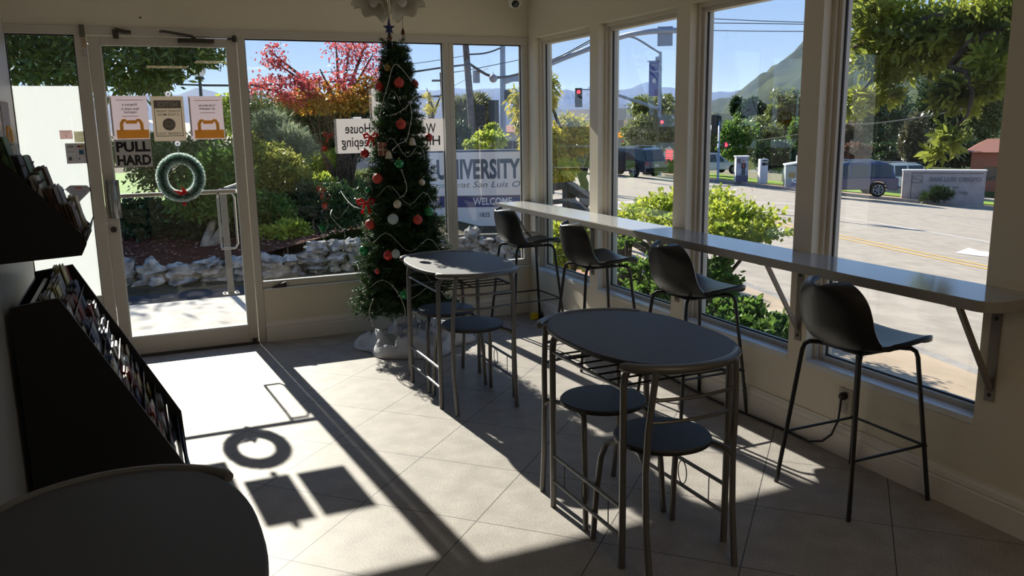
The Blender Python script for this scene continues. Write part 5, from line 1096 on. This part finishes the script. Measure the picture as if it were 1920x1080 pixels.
# large signal pole and mast arm
bp_ = base(943, 285, 34); sp_ = thing('signal_mast', 'tall steel signal pole with long curved mast arm over the intersection', 'traffic signal pole', tuple(bp_))
part('pole', MB().tube([bp_, at(942, 40, 34)], [.13, .10], 12), galv, sp_, world=True, smooth='a'); part('base_cover', MB().box(bp_.x-.3, bp_.x+.05, bp_.y-.35, bp_.y, bp_.z, at(943, 268, 34).z), sigb, sp_, world=True)
part('mast_arm', MB().tube(catmull([tuple(at(*q)) for q in ((944, 154, 34), (985, 140, 34), (1028, 121, 33.5), (1062, 107, 33.5), (1105, 91, 33), (1154, 72.5, 33), (1185, 64, 32.5), (1225, 58.5, 32), (1275, 57, 32))], 4), .10, 10), galv, sp_, world=True, smooth='a')
q = at(1247, 68, 32); R = Matrix.Rotation(-YAW-.2, 3, 'Z')
part('sign_back', MB().obox(q, (.54, .03, .68), R), galv, sp_, world=True); part('sign_frame', MB().obox(q+Vector((0, -.04, .24)), (.44, .03, .16), R), galv, sp_, world=True)
part('arm_sign', MB().obox(at(968, 147, 33.8), (.9, .04, .24), Matrix.Rotation(-YAW, 3, 'Z')), galv, sp_, world=True); part('bracket_box', MB().obox(at(953, 180, 33.9), (.25, .1, .45), R), sigb, sp_, world=True)
q = at(926, 215, 33.7); part('signal_backplate', MB().obox(q, (.40, .06, 1.12), Matrix.Rotation(-YAW, 3, 'Z')), sigb, sp_, world=True)
def signal(nm, lb, px, py, d, on=0, poleto=None, w_=.26, h_=.95, loose=None):
    c_ = at(px, py, d); fz = Vector((-c_.x, -c_.y, 0)).normalized(); R = Matrix.Rotation(math.atan2(fz.x, -fz.y)*1.0, 3, 'Z'); o = thing(nm, lb, 'traffic light', (c_.x, c_.y, c_.z-h_/2))
    part('backplate', MB().obox(c_-fz*.1, (w_*1.55, .02, h_*1.1), R), sigb, o, world=True); part('housing', MB().obox(c_, (w_, .16, h_), R), sigb, o, world=True)
    for k in range(3):
        p_ = c_ + Vector((0, 0, h_*(.32-.32*k))) + fz*.085; Rl = fz.to_track_quat('Z', 'Y').to_matrix()
        part('lens', MB().lathe([(0, 0), (.105, 0), (.09, .02), (0, .035)], p_, 16, Rl), redl if (k == on) else offl, o, world=True, label='lit red lens' if k == on else None)
        part('visor', MB().lathe([(.115, 0), (.12, 0), (.12, .13), (.115, .13)], p_, 12, Rl, cap=False), sigb, o, world=True)
    if poleto: part('mount', MB().tube([c_]+[at(*q) for q in poleto], .04, 8), galv, o, world=True)
    return o
signal('traffic_light', 'hanging traffic light showing red in the corner window', 1085, 183, 48, 0, [(1087, 168, 48), (1130, 168, 48), (1160, 172, 49)])
signal('traffic_light', 'dark traffic light seen from the side left of the steel pole', 901, 221, 40, 9, None, .3, 1.1)
s2 = base(1235, 331, 56); lu = thing('street_light', 'tall street light with blue banner beyond the second window', 'street light', tuple(s2))
part('pole', MB().tube([s2, at(1238, 97, 56)], [.16, .10], 10), galv, lu, world=True, smooth='a'); part('lamp_arm', MB().tube(catmull([tuple(at(*q)) for q in ((1237, 99, 56), (1222, 90, 55), (1205, 79, 54), (1190, 71, 53), (1176, 68, 52))], 4), [.06]*17, 8), galv, lu, world=True)
part('mast_arm', MB().tube([at(1236, 205, 56), at(1205, 194, 54), at(1175, 184, 52), at(1140, 172, 50)], [.13, .11, .09, .08], 8), galv, lu, world=True)
q = at(1226.5, 147, 56); R = Matrix.Rotation(-YAW-.15, 3, 'Z'); bn = part('banner', MB().obox(q, (.66, .03, 2.2), R), mat('banner_blue', (.05, .06, .22), .6), lu, world=True)
part('banner_dot', MB().ball(q+Vector((0, -.05, -.15)), .16, (1, .2, 1)), whitem, bn, world=True); part('banner_bar', MB().tube([at(1214, 115, 56), at(1238, 115, 56)], .03, 6), galv, bn, world=True)
vx, vn = R @ Vector((1, 0, 0)), R @ Vector((0, -1, 0))
text(lu, 'Cuesta', .2, whitem, q+vn*.03+Vector((0, 0, .45)), vx, ZU, width=.5); part('banner_mark', MB().tube([q+vn*.03+vx*(-.16+.08*k)+Vector((0, 0, .75+.13*(k % 2))) for k in range(5)], .02, 5), whitem, bn, world=True)
part('number_plate', MB().obox(at(1233, 110, 55.9), (.26, .03, .26), R), galv, lu, world=True)
signal('traffic_light', 'traffic light showing red beside the fuel price sign', 1241, 238, 55.4, 0)
s3 = base(1345, 336, 44); s3.z = on_street(1345, 337).z; d3 = math.hypot(on_street(1345, 338).x, on_street(1345, 338).y); b3 = on_street(1346, 338, .15)
so = thing('signal_pole', 'slim signal pole on the grass corner in the third window', 'traffic signal pole', tuple(b3)); part('pole', MB().tube([b3, at(1349, 222, d3)], .07, 8), galv, so, world=True)
part('thin_post', MB().tube([Vector((b3.x-.5, b3.y+.5, b3.z)), at(1334, 235, d3)], .03, 6), galv, so, world=True)
signal('traffic_light', 'dark unlit traffic light on the slim pole in the third window', 1341, 233, d3-.3, 9, None, .32, 1.1); signal('traffic_light', 'second dark traffic light turned sideways on the slim pole', 1348, 232, d3-.2, 9, None, .2, .9)
q = at(1361, 272, d3-.2); wk = thing('walk_signal', 'pedestrian signal box showing a red hand', 'pedestrian signal', tuple(q)); R = Matrix.Rotation(-YAW-.2, 3, 'Z')
part('box', MB().obox(q, (.42, .2, .42), R), sigb, wk, world=True); vn = R @ Vector((0, -1, 0)); vx = R @ Vector((1, 0, 0)); hd = MB().obox(q+vn*.11+Vector((0, 0, -.04)), (.13, .02, .13), R)
for k in range(4): hd.obox(q+vn*.11+vx*(-.05+.034*k)+Vector((0, 0, .08)), (.024, .02, .14), R)
hd.obox(q+vn*.11+vx*.10+Vector((0, 0, .0)), (.03, .02, .11), R); part('red_hand', hd, redl, wk, world=True); part('mount', MB().tube([q-vx*.2, q-vx*.6], .03, 6), galv, wk, world=True)
# garland with balls
wire('cream garland of lights strung between the leaning pole and the steel pole', [(879, 119), (897, 131), (915, 141), (935, 145), (960, 142), (985, 134)], .05, 31, 33)
for lb, px, py, r_ in (('large dark mesh ball hanging on the street garland', 925, 147, .15), ('small grey mesh ball left of the large one on the street garland', 896.5, 135, .08)):
    q = at(px, py, 31.5); o = thing('garland_ball', lb, 'ball', tuple(q)); part('ball', MB().ball((0, 0, 0), r_), mat('mesh_ball', (.10, .09, .11), .5, col2=(.35, .30, .33), scale=40), o, smooth=True); part('hook', MB().cyl((0, 0, r_), (0, 0, r_+.08), .01, 6), wirek, o)
# ================================================================== VEHICLES
cgl = mat('car_glass', (.012, .015, .02), .06, spec=.8); tyre = mat('tyre', (.015, .015, .016), .8); rim = mat('alloy_rim', (.45, .46, .48), .3, metal=.8)
def car(lb, cat_, P, heading, L_, H_, W_, paint, kind='suv', roof=False, tail=True):
    """x forward; built from a side outline swept across a rounded width"""
    o = thing('suv' if kind == 'suv' else ('van' if kind == 'van' else 'car'), lb, cat_, tuple(P), heading)
    wr_ = .36 if kind != 'sedan' else .32; fx, bx = L_*.31, -L_*.30; zb_ = .30; zh = H_*.56
    def arch(cx_): return [(cx_+(wr_+.06)*math.cos(a), wr_+(wr_+.06)*math.sin(a)) for a in [math.radians(q) for q in range(0, 181, 20)]]
    low_ = [(L_/2, zb_), *[p for p in arch(fx) if p[1] > zb_-.01], *[p for p in arch(bx) if p[1] > zb_-.01], (-L_/2, zb_)]
    up_ = {'suv': [(-L_/2, zh*.95), (-L_/2+.05, zh), (L_*.20, zh), (L_*.44, zh*.90), (L_/2, zh*.72)], 'van': [(-L_/2, zh), (L_*.3, zh), (L_*.47, zh*.8), (L_/2, zh*.6)], 'sedan': [(-L_/2, zh), (-L_*.3, zh*1.05), (L_*.2, zh), (L_*.46, zh*.85), (L_/2, zh*.7)]}[kind]
    body = low_ + up_
    m = MB(); poly = [(x, -W_/2, z) for x, z in body]; m.prism(poly, (0, W_, 0)); part('body', m, paint, o, bevel=.05)
    gp = {'suv': [(-L_*.475, zh), (-L_*.43, H_*.93), (-L_*.36, H_), (L_*.03, H_), (L_*.07, H_*.98), (L_*.235, zh)], 'van': [(-L_*.48, zh), (-L_*.46, H_), (L_*.15, H_), (L_*.34, zh)], 'sedan': [(-L_*.36, zh), (-L_*.20, H_), (L_*.04, H_), (L_*.22, zh)]}[kind]
    def cab(pts, w0, w1, z0):
        mm = MB(); n = len(pts); vs = []
        for s__ in (-1, 1): vs += [(x, s__*(w0+(w1-w0)*(z-z0)/(H_-z0))/2, z) for x, z in pts]
        mm.add(vs, [tuple(range(n)), tuple(range(n, 2*n))[::-1]] + [(i, (i+1) % n+0, (i+1) % n+n, i+n)[::-1] for i in range(n)]); return mm
    part('cabin', cab(gp, W_*.96, W_*.78, zh), paint, o, bevel=.04)
    def lerp2(a, b, f): return (a[0]*(1-f)+b[0]*f, a[1]*(1-f)+b[1]*f)
    xs0, xs1 = gp[0][0], gp[-1][0]; ztop = H_-.10
    for s__ in (-1, 1):
        yy = lambda z: s__*((W_*.96+(W_*.78-W_*.96)*(z-zh)/(H_-zh))/2+.012)
        for a, b in ((.06, .36), (.39, .62), (.65, .92)):
            x0, x1 = xs0+(xs1-xs0)*a, xs0+(xs1-xs0)*b; x0t = max(x0, xs0+.22) if kind != 'sedan' else max(x0, gp[1][0]-.05); x1t = min(x1, gp[-2][0]+.02 if b > .9 else x1)
            part('side_window', MB().add([(x0, yy(zh+.04), zh+.04), (x1, yy(zh+.04), zh+.04), (x1t, yy(ztop), ztop), (x0t, yy(ztop), ztop)], [(0, 1, 2, 3)]), cgl, o, solid=.01)
        for cx_ in (fx, bx):
            R = Matrix.Rotation(math.pi/2, 3, 'X'); w = part('wheel', MB().lathe([(.0, -.10), (wr_*.9, -.11), (wr_, -.06), (wr_, .06), (wr_*.9, .11), (0, .10)], (cx_, s__*(W_/2-.10), wr_), 22, R), tyre, o, smooth='a')
            ri = MB().lathe([(wr_*.60, 0), (wr_*.66, 0), (wr_*.66, .02), (wr_*.60, .02)], (cx_, s__*(W_/2+.012), wr_), 22, R, cap=False)
            for q in range(7):
                an = q*2*math.pi/7; d_ = Vector((math.cos(an), 0, math.sin(an))); c_ = Vector((cx_, s__*(W_/2+.015), wr_)); ri.tube([c_+d_*.03, c_+d_*wr_*.62], .024, 5)
            part('rim', ri, rim, w)
        part('mirror', MB().ball((xs1-.42, s__*(W_/2+.07), zh+.07), .09, (.8, 1, .7)), paint, o, smooth=True)
        part('head_lamp', MB().box(L_/2-.25, L_/2-.01, s__*W_*.36-.16, s__*W_*.36+.16, zh*.72, zh*.84), rim, o); part('tail_lamp', MB().box(-L_/2-.012, -L_/2+.18, s__*W_*.42-.14, s__*W_*.42+.10, zh*.80, zh*.95), mat('tail_red', (.35, .02, .02), .3), o)
        if roof: part('roof_rail', MB().tube([(-L_*.34, s__*W_*.36, H_+.02), (-L_*.32, s__*W_*.36, H_+.07), (L_*.0, s__*W_*.36, H_+.07), (L_*.02, s__*W_*.36, H_+.02)], .022, 6), rim, o)
    part('windscreen', MB().add([(gp[-1][0]-.02, -W_*.43, zh+.05), (gp[-1][0]-.02, W_*.43, zh+.05), (gp[-2][0]+.05, W_*.36, H_-.07), (gp[-2][0]+.05, -W_*.36, H_-.07)], [(0, 1, 2, 3)]), cgl, o, solid=.02)
    a, b = gp[0], gp[1]; part('rear_window', MB().add([(a[0]-.02+.02, -W_*.40, zh+.06), (a[0], W_*.40, zh+.06), (b[0]-.02, W_*.36, H_-.14), (b[0]-.02, -W_*.36, H_-.14)], [(0, 1, 2, 3)]), cgl, o, solid=.03)
    part('rear_bumper', MB().box(-L_/2-.06, -L_/2+.1, -W_*.44, W_*.44, .34, .55), tyre if kind == 'suv' else paint, o, bevel=.03); part('number_plate', MB().box(-L_/2-.025, -L_/2, -.16, .16, zh*.66, zh*.66+.14), whitem, o)
    return o
def cp(mt, c): m = mat(mt, c, .25, metal=.2, coat=1); return m
bl_p = on_street(1600, 367, .15); ang = math.atan2(RGT.y, RGT.x)
car('dark blue SUV facing left beside the concrete city sign', 'car', (bl_p.x-.4, bl_p.y+.3, bl_p.z), ang+math.pi-.12, 4.65, 1.66, 1.85, cp('blue_paint', (.006, .014, .09)), 'suv', True)
p = on_street(1176, 330); car('dark SUV seen from behind at the crossing in the second window', 'car', (p.x, p.y, p.z), math.atan2(FWD.y, FWD.x)+math.radians(38), 4.6, 1.68, 1.9, cp('black_blue_paint', (.015, .02, .04)), 'suv', True)
p = on_street(1460, 345, .1); p = at(1452, 345, math.hypot(p.x, p.y)+9); p.z = zs(p.x, p.y)+.1; car('white SUV with roof rails parked beyond the white kiosk pillar', 'car', tuple(p), ang+math.pi+.5, 4.5, 1.66, 1.85, cp('white_paint', (.62, .62, .60)), 'suv', True)
p = on_street(1720, 352, .15); p = at(1735, 352, math.hypot(p.x, p.y)+5); p.z = zs(p.x, p.y)+.2; car('white van partly hidden behind the concrete city sign', 'van', tuple(p), ang+math.pi, 4.9, 1.95, 1.95, cp('van_white_paint', (.65, .65, .64)), 'van')
p = at(1332, 305, 62); p.z = zs(p.x, p.y)+.3; car('silver car parked on the left in the third window', 'car', tuple(p), ang+.3, 4.4, 1.5, 1.8, cp('silver_paint', (.45, .46, .48)), 'sedan')
p = at(1662, 340, 58); p.z = zs(p.x, p.y)+.2; car('white car hidden behind the blue SUV', 'car', tuple(p), ang+math.pi, 4.4, 1.75, 1.8, cp('white_paint_b', (.62, .62, .60)), 'suv', True)
p = at(1098, 300, 50); p.z = zs(p.x, p.y); car('dark pickup at the kerb in the corner window', 'car', tuple(p), ang+.5, 4.8, 1.75, 1.9, cp('dark_grey_paint', (.02, .022, .03)), 'sedan')
# ================================================================== STREET OBJECTS
concg = mat('sign_concrete', (.38, .34, .33), .8, var=.10, scale=3, bump=.2, bscale=40)
c0 = on_street(1690, 372, .15); c1 = on_street(1845, 376, .15); ds = math.hypot(c0.x, c0.y); c1 = at(1845, 374, ds+.5); mo = c0.lerp(c1, .5); ax = Vector((c1.x-c0.x, c1.y-c0.y, 0)); wl = ax.length; ax.normalize(); nn = Vector((ax.y, -ax.x, 0)); zt = at(1770, 321, ds).z; zb = min(zs(mo.x, mo.y), c0.z)-.1
ms = thing('city_sign', 'long grey concrete San Luis Obispo sign wall across the street', 'sign', (mo.x, mo.y, zb))
def mp(x, z, y=0): return Vector((mo.x, mo.y, 0))+ax*x+nn*y+Vector((0, 0, z))
part('wall', MB().prism([mp(-wl/2, zb), mp(wl/2, zb), mp(wl/2, zt), mp(-wl/2, zt)], -nn*.4), concg, ms, world=True); part('cap', MB().prism([mp(-wl/2-.03, zt, .05), mp(wl/2+.03, zt, .05), mp(wl/2+.03, zt+.06, .05), mp(-wl/2-.03, zt+.06, .05)], -nn*.5), signw, ms, world=True)
hh = zt-zb; part('recess_border', MB().tube([mp(-wl*.39, zt-.12, .0), mp(wl*.47, zt-.12, .0)], .015, 5).tube([mp(-wl*.39, zt-.12, 0), mp(-wl*.39, zb+.4, 0)], .015, 5), sigb, ms, world=True)
mlet = mat('sign_bronze_letters', (.16, .16, .17), .6); text(ms, 'SAN LUIS OBISPO', .3, mlet, mp(wl*.14, zt-.42, .02), ax, ZU, bold=.004, width=wl*.62, ext=.01)
text(ms, 'A Downtown', .2, mlet, mp(wl*.0, zt-.80, .02), ax, ZU, width=wl*.36, ext=.01); text(ms, 'Visitors Only', .2, mlet, mp(wl*.14, zt-1.10, .02), ax, ZU, width=wl*.34, ext=.01)
part('emblem', MB().tube([mp(-wl*.38, zt-.25, .01), mp(-wl*.26, zt-.25, .01), mp(-wl*.26, zt-.60, .01), mp(-wl*.38, zt-.60, .01)], .02, 5, closed=True).tube([mp(-wl*.37, zt-.35, .01), mp(-wl*.32, zt-.42, .01), mp(-wl*.27, zt-.50, .01)], .02, 5), mlet, ms, world=True)
gp_ = [BL(1765, 366, ds-1.0, 16, 8), BL(1740, 372, ds-1, 10, 4)]; plant('grass_tuft', 'dark grass tufts growing in front of the concrete city sign', 'grass tuft', gp_, 1500, .35, .05, G3, ground=False, droop=-1)
bx_ = on_street(1389, 341, .2); db = math.hypot(bx_.x, bx_.y); ub = thing('utility_box', 'tall utility box painted with a standing figure in the third window', 'utility box', tuple(bx_), -YAW-.1); hb = at(1389, 294, db).z-bx_.z
part('cabinet', MB().box(-.34, .34, -.3, .3, 0, hb), mat('box_paint', (.30, .34, .42), .6, var=.35, scale=3), ub, bevel=.02); part('roof', MB().box(-.40, .40, -.36, .36, hb, hb+.06), signw, ub); part('base_band', MB().box(-.345, .345, -.305, .305, .02, hb*.27), mat('box_band', (.10, .09, .14), .7), ub); part('left_face', MB().box(-.350, -.342, -.3, .3, .02, hb), signw, ub)
fg = mat('figure_dark', (.03, .03, .035), .7); fm2 = MB().box(-.02, .06, -.312, -.306, hb*.28, hb*.56).box(.09, .16, -.312, -.306, hb*.28, hb*.56).prism([(-.06, -.306, hb*.56), (.20, -.306, hb*.56), (.21, -.306, hb*.76), (-.04, -.306, hb*.76)], (0, -.006, 0)).prism([(-.06, -.306, hb*.72), (-.04, -.306, hb*.76), (-.18, -.306, hb*.80), (-.18, -.306, hb*.77)], (0, -.006, 0))
part('painted_figure', fm2, fg, ub); part('painted_shirt', MB().box(.03, .11, -.318, -.313, hb*.58, hb*.73), mat('figure_red', (.35, .08, .06), .7), ub); part('painted_head', MB().ball((.07, -.31, hb*.84), .07, (1, .1, 1.3)), mat('figure_skin', (.30, .18, .12), .7), ub); part('painted_disc', MB().ball((-.20, -.31, hb*.86), .13, (1, .05, 1)), mat('disc_purple', (.13, .10, .14), .7), ub)
kx = on_street(1430, 344, .2); dk = math.hypot(kx.x, kx.y); ki = thing('kiosk_pillar', 'slim white ticket pillar on the grass corner', 'kiosk', tuple(kx), -YAW); hk = at(1430, 298, dk).z-kx.z
part('column', MB().box(-.22, .22, -.2, .2, 0, hk), mat('kiosk_paint', (.42, .48, .58), .5), ki, bevel=.03); part('side_trim', MB().box(-.25, -.21, -.21, .21, 0, hk), signw, ki); part('screen', MB().box(-.14, .20, -.21, -.2, hk*.74, hk*.86), cgl, ki); part('header', MB().box(-.12, .18, -.21, -.2, hk*.90, hk*.97), sigb, ki)
bx2 = on_street(1486, 350, .2); d2 = math.hypot(bx2.x, bx2.y); bs = thing('bus_shelter', 'small grey news shelter with slanted white roof in the third window', 'shelter', tuple(bx2), -YAW-.2); h2 = at(1486, 310, d2).z-bx2.z
part('body', MB().box(-.45, .35, -.4, .6, 0, h2), mat('shelter_grey', (.30, .33, .36), .6), bs); part('roof', MB().prism([(-.5, -.5, h2), (.6, -.5, h2+.18), (.6, -.5, h2+.25), (-.5, -.5, h2+.07)], (0, 1.2, 0)), signw, bs); part('poster', MB().box(-.30, .05, -.41, -.4, h2*.45, h2*.68), mat('poster_brown', (.30, .15, .08), .6), bs); part('side_post', MB().box(.42, .5, -.45, -.37, 0, h2+.1), signw, bs); part('vent_pipe', MB().cyl((.2, 0, h2), (.2, 0, h2+.55), .08, 10), signw, bs)
# fuel station
q0 = at(1247, 303, 60); fs_ = thing('fuel_price_sign', 'white fuel price sign with red digits on the far corner', 'sign', (q0.x, q0.y, zs(q0.x, q0.y))); R = Matrix.Rotation(-YAW-.15, 3, 'Z'); q = at(1247, 288, 60); vx, vn = R @ Vector((1, 0, 0)), R @ Vector((0, -1, 0))
part('board', MB().obox(q, (1.15, .2, 1.15), R), signw, fs_, world=True); part('post', MB().obox(at(1236, 300, 60), (.15, .2, 2.2), R), signw, fs_, world=True)
part('logo', MB().obox(q+vn*.11+vx*-.08+Vector((0, 0, .42)), (.14, .02, .12), R), redl if False else mat('logo_red', (.6, .06, .06), .5), fs_, world=True)
rdm = mat('red_led', (1, .10, .12), .5, emit=1.6)
for k, (s1, s2_) in enumerate((('REG', '4.39'), ('MID', '4.19'), ('PRE', '4.29'))):
    z_ = Vector((0, 0, .14-.27*k)); part('digit_panel', MB().obox(q+vn*.105+vx*.28+z_, (.46, .02, .20), R).obox(q+vn*.105-vx*.40+z_, (.28, .02, .20), R), rdm, fs_, world=True)
    text(fs_, s2_, .2, signw, q+vn*.118+vx*.28+z_, vx, ZU, bold=.004, width=.38)
gc = thing('fuel_station', 'fuel station with cream canopy on white pillars', 'building', tuple(base(1160, 300, 75)))
R = Matrix.Rotation(-YAW-.25, 3, 'Z'); cm_ = mat('canopy_cream', (.62, .55, .47), .6); cg_ = mat('station_grey', (.28, .27, .28), .7)
part('canopy', MB().obox(at(1130, 215, 76), (5.6, 4, .95), R), cm_, gc, world=True)
for px in (1176, 1110): a = at(px, 222, 76); part('pillar', MB().box(a.x-.22, a.x+.22, a.y-.22, a.y+.22, zs(a.x, a.y)-.5, a.z), signw, gc, world=True)
a = at(1160, 262, 84); part('shop', MB().obox((a.x, a.y, a.z-.2), (5.5, 4, 4.6), R), cg_, gc, world=True); part('pump', MB().obox(at(1184, 285, 74), (1.1, .8, 2.2), R), signw, gc, world=True); part('pump_sign', MB().obox(at(1173, 266, 75.4), (.5, .1, .35), R), mat('logo_red_b', (.55, .06, .06), .5), gc, world=True)
part('yellow_panel', MB().obox(at(1163, 253, 78), (.8, .1, .45), R), ink_o, gc, world=True)
roofm = mat('terracotta_tile', (.28, .13, .10), .8, var=.35, scale=60); stuc = mat('stucco', (.46, .33, .29), .85)
def house(lb, px0, px1, pyr, pye, pyb, d, wallc, hip=.25):
    a, b = at(px0, pye, d), at(px1, pye, d); g = min(zs(a.x, a.y), a.z-2.4) if a.x > 6 else min(gz(a.x, a.y), a.z-2.2); w = (b-a); w.z = 0; wl_ = w.length; ux = w.normalized(); uy = Vector((-ux.y, ux.x, 0)); o = thing('house', lb, 'house', (a.x, a.y, g)); zr = at(px0, pyr, d).z
    part('walls', MB().prism([Vector((p.x, p.y, g)) for p in (a, a+ux*wl_, a+ux*wl_+uy*6, a+uy*6)], (0, 0, a.z-g)), wallc, o, world=True)
    E = .5; base_ = [a-ux*E-uy*E, a+ux*(wl_+E)-uy*E, a+ux*(wl_+E)+uy*(6+E), a-ux*E+uy*(6+E)]; base_ = [Vector((p.x, p.y, a.z)) for p in base_]; r0 = a+ux*wl_*hip+uy*3; r1 = a+ux*wl_*(1-hip)+uy*3; r0 = Vector((r0.x, r0.y, zr)); r1 = Vector((r1.x, r1.y, zr))
    part('roof', MB().add(base_+[r0, r1], [(0, 1, 5, 4), (1, 2, 5), (2, 3, 4, 5), (3, 0, 4), (0, 3, 2, 1)]), roofm, o, world=True)
    for k in range(2):
        p_ = a+ux*wl_*(.25+.4*k)-uy*.02; zc = (a.z+g)/2+.1
        part('window', MB().prism([Vector((p_.x, p_.y, zc-.5)), Vector((p_.x, p_.y, zc-.5))+ux*.9, Vector((p_.x, p_.y, zc+.5))+ux*.9, Vector((p_.x, p_.y, zc+.5))], -uy*.03), cgl, o, world=True)
    return o
house('brick red house with tiled roof at the right edge of the nearest window', 1822, 1930, 262, 285, 320, 72, mat('red_wall', (.42, .15, .09), .8))
house('pinkish house with red tiled roof behind the university sign', 866, 925, 233, 242, 280, 62, stuc, .1)
house('white house partly hidden behind the steel signal pole', 918, 985, 236, 248, 282, 58, mat('white_wall', (.6, .58, .56), .8), .3)
house('low building with red tiled roof behind the corner window tree', 1030, 1090, 231, 242, 290, 66, mat('cream_wall', (.55, .46, .38), .8), .1)
house('small red roofed house on the slope in the third window', 1484, 1520, 220, 226, 238, 120, mat('brown_wall', (.25, .14, .09), .8), .2)
q = at(903, 252, 45); ns = thing('motel_sign', 'small pink and white roadside sign behind the university sign', 'sign', (q.x, q.y, gz(q.x, q.y))); R = Matrix.Rotation(-YAW, 3, 'Z'); part('board', MB().obox(q, (.5, .08, .32), R), mat('pink_board', (.70, .30, .30), .6), ns, world=True); part('lower_board', MB().obox(q+Vector((0, 0, -.34)), (.5, .08, .26), R), signw, ns, world=True); part('post', MB().box(q.x-.05, q.x+.05, q.y+.05, q.y+.13, gz(q.x, q.y), q.z), sigb, ns, world=True)
text(ns, 'LOMA MOTEL', .1, signw, q+(R @ Vector((0, -.045, 0))), R @ Vector((1, 0, 0)), ZU, width=.42)
# hillside hedge / fence left of tree
f0, f1 = at(640, 288, 24), at(760, 283, 24); fe = thing('picket_fence', 'grey fence on a low wall seen below the House Keeping sign', 'fence', tuple(f0)); zl = at(660, 302, 24).z
ux = Vector((f1.x-f0.x, f1.y-f0.y, 0)).normalized(); wl_ = Vector((f1.x-f0.x, f1.y-f0.y, 0)).length; part('low_wall', MB().obox(Vector(((f0.x+f1.x)/2, (f0.y+f1.y)/2, zl-.35)), (wl_, .2, .9), Matrix.Rotation(math.atan2(ux.y, ux.x), 3, 'Z')), concg, fe, world=True)
for k in range(30): p_ = Vector((f0.x, f0.y, 0))+ux*wl_*k/29; part('picket', MB().box(p_.x-.012, p_.x+.012, p_.y-.012, p_.y+.012, zl+.05, f0.z+.1), galv, fe, world=True)
part('rail', MB().tube([Vector((f0.x, f0.y, f0.z+.1)), Vector((f1.x, f1.y, f0.z+.1))], .02, 5), galv, fe, world=True)
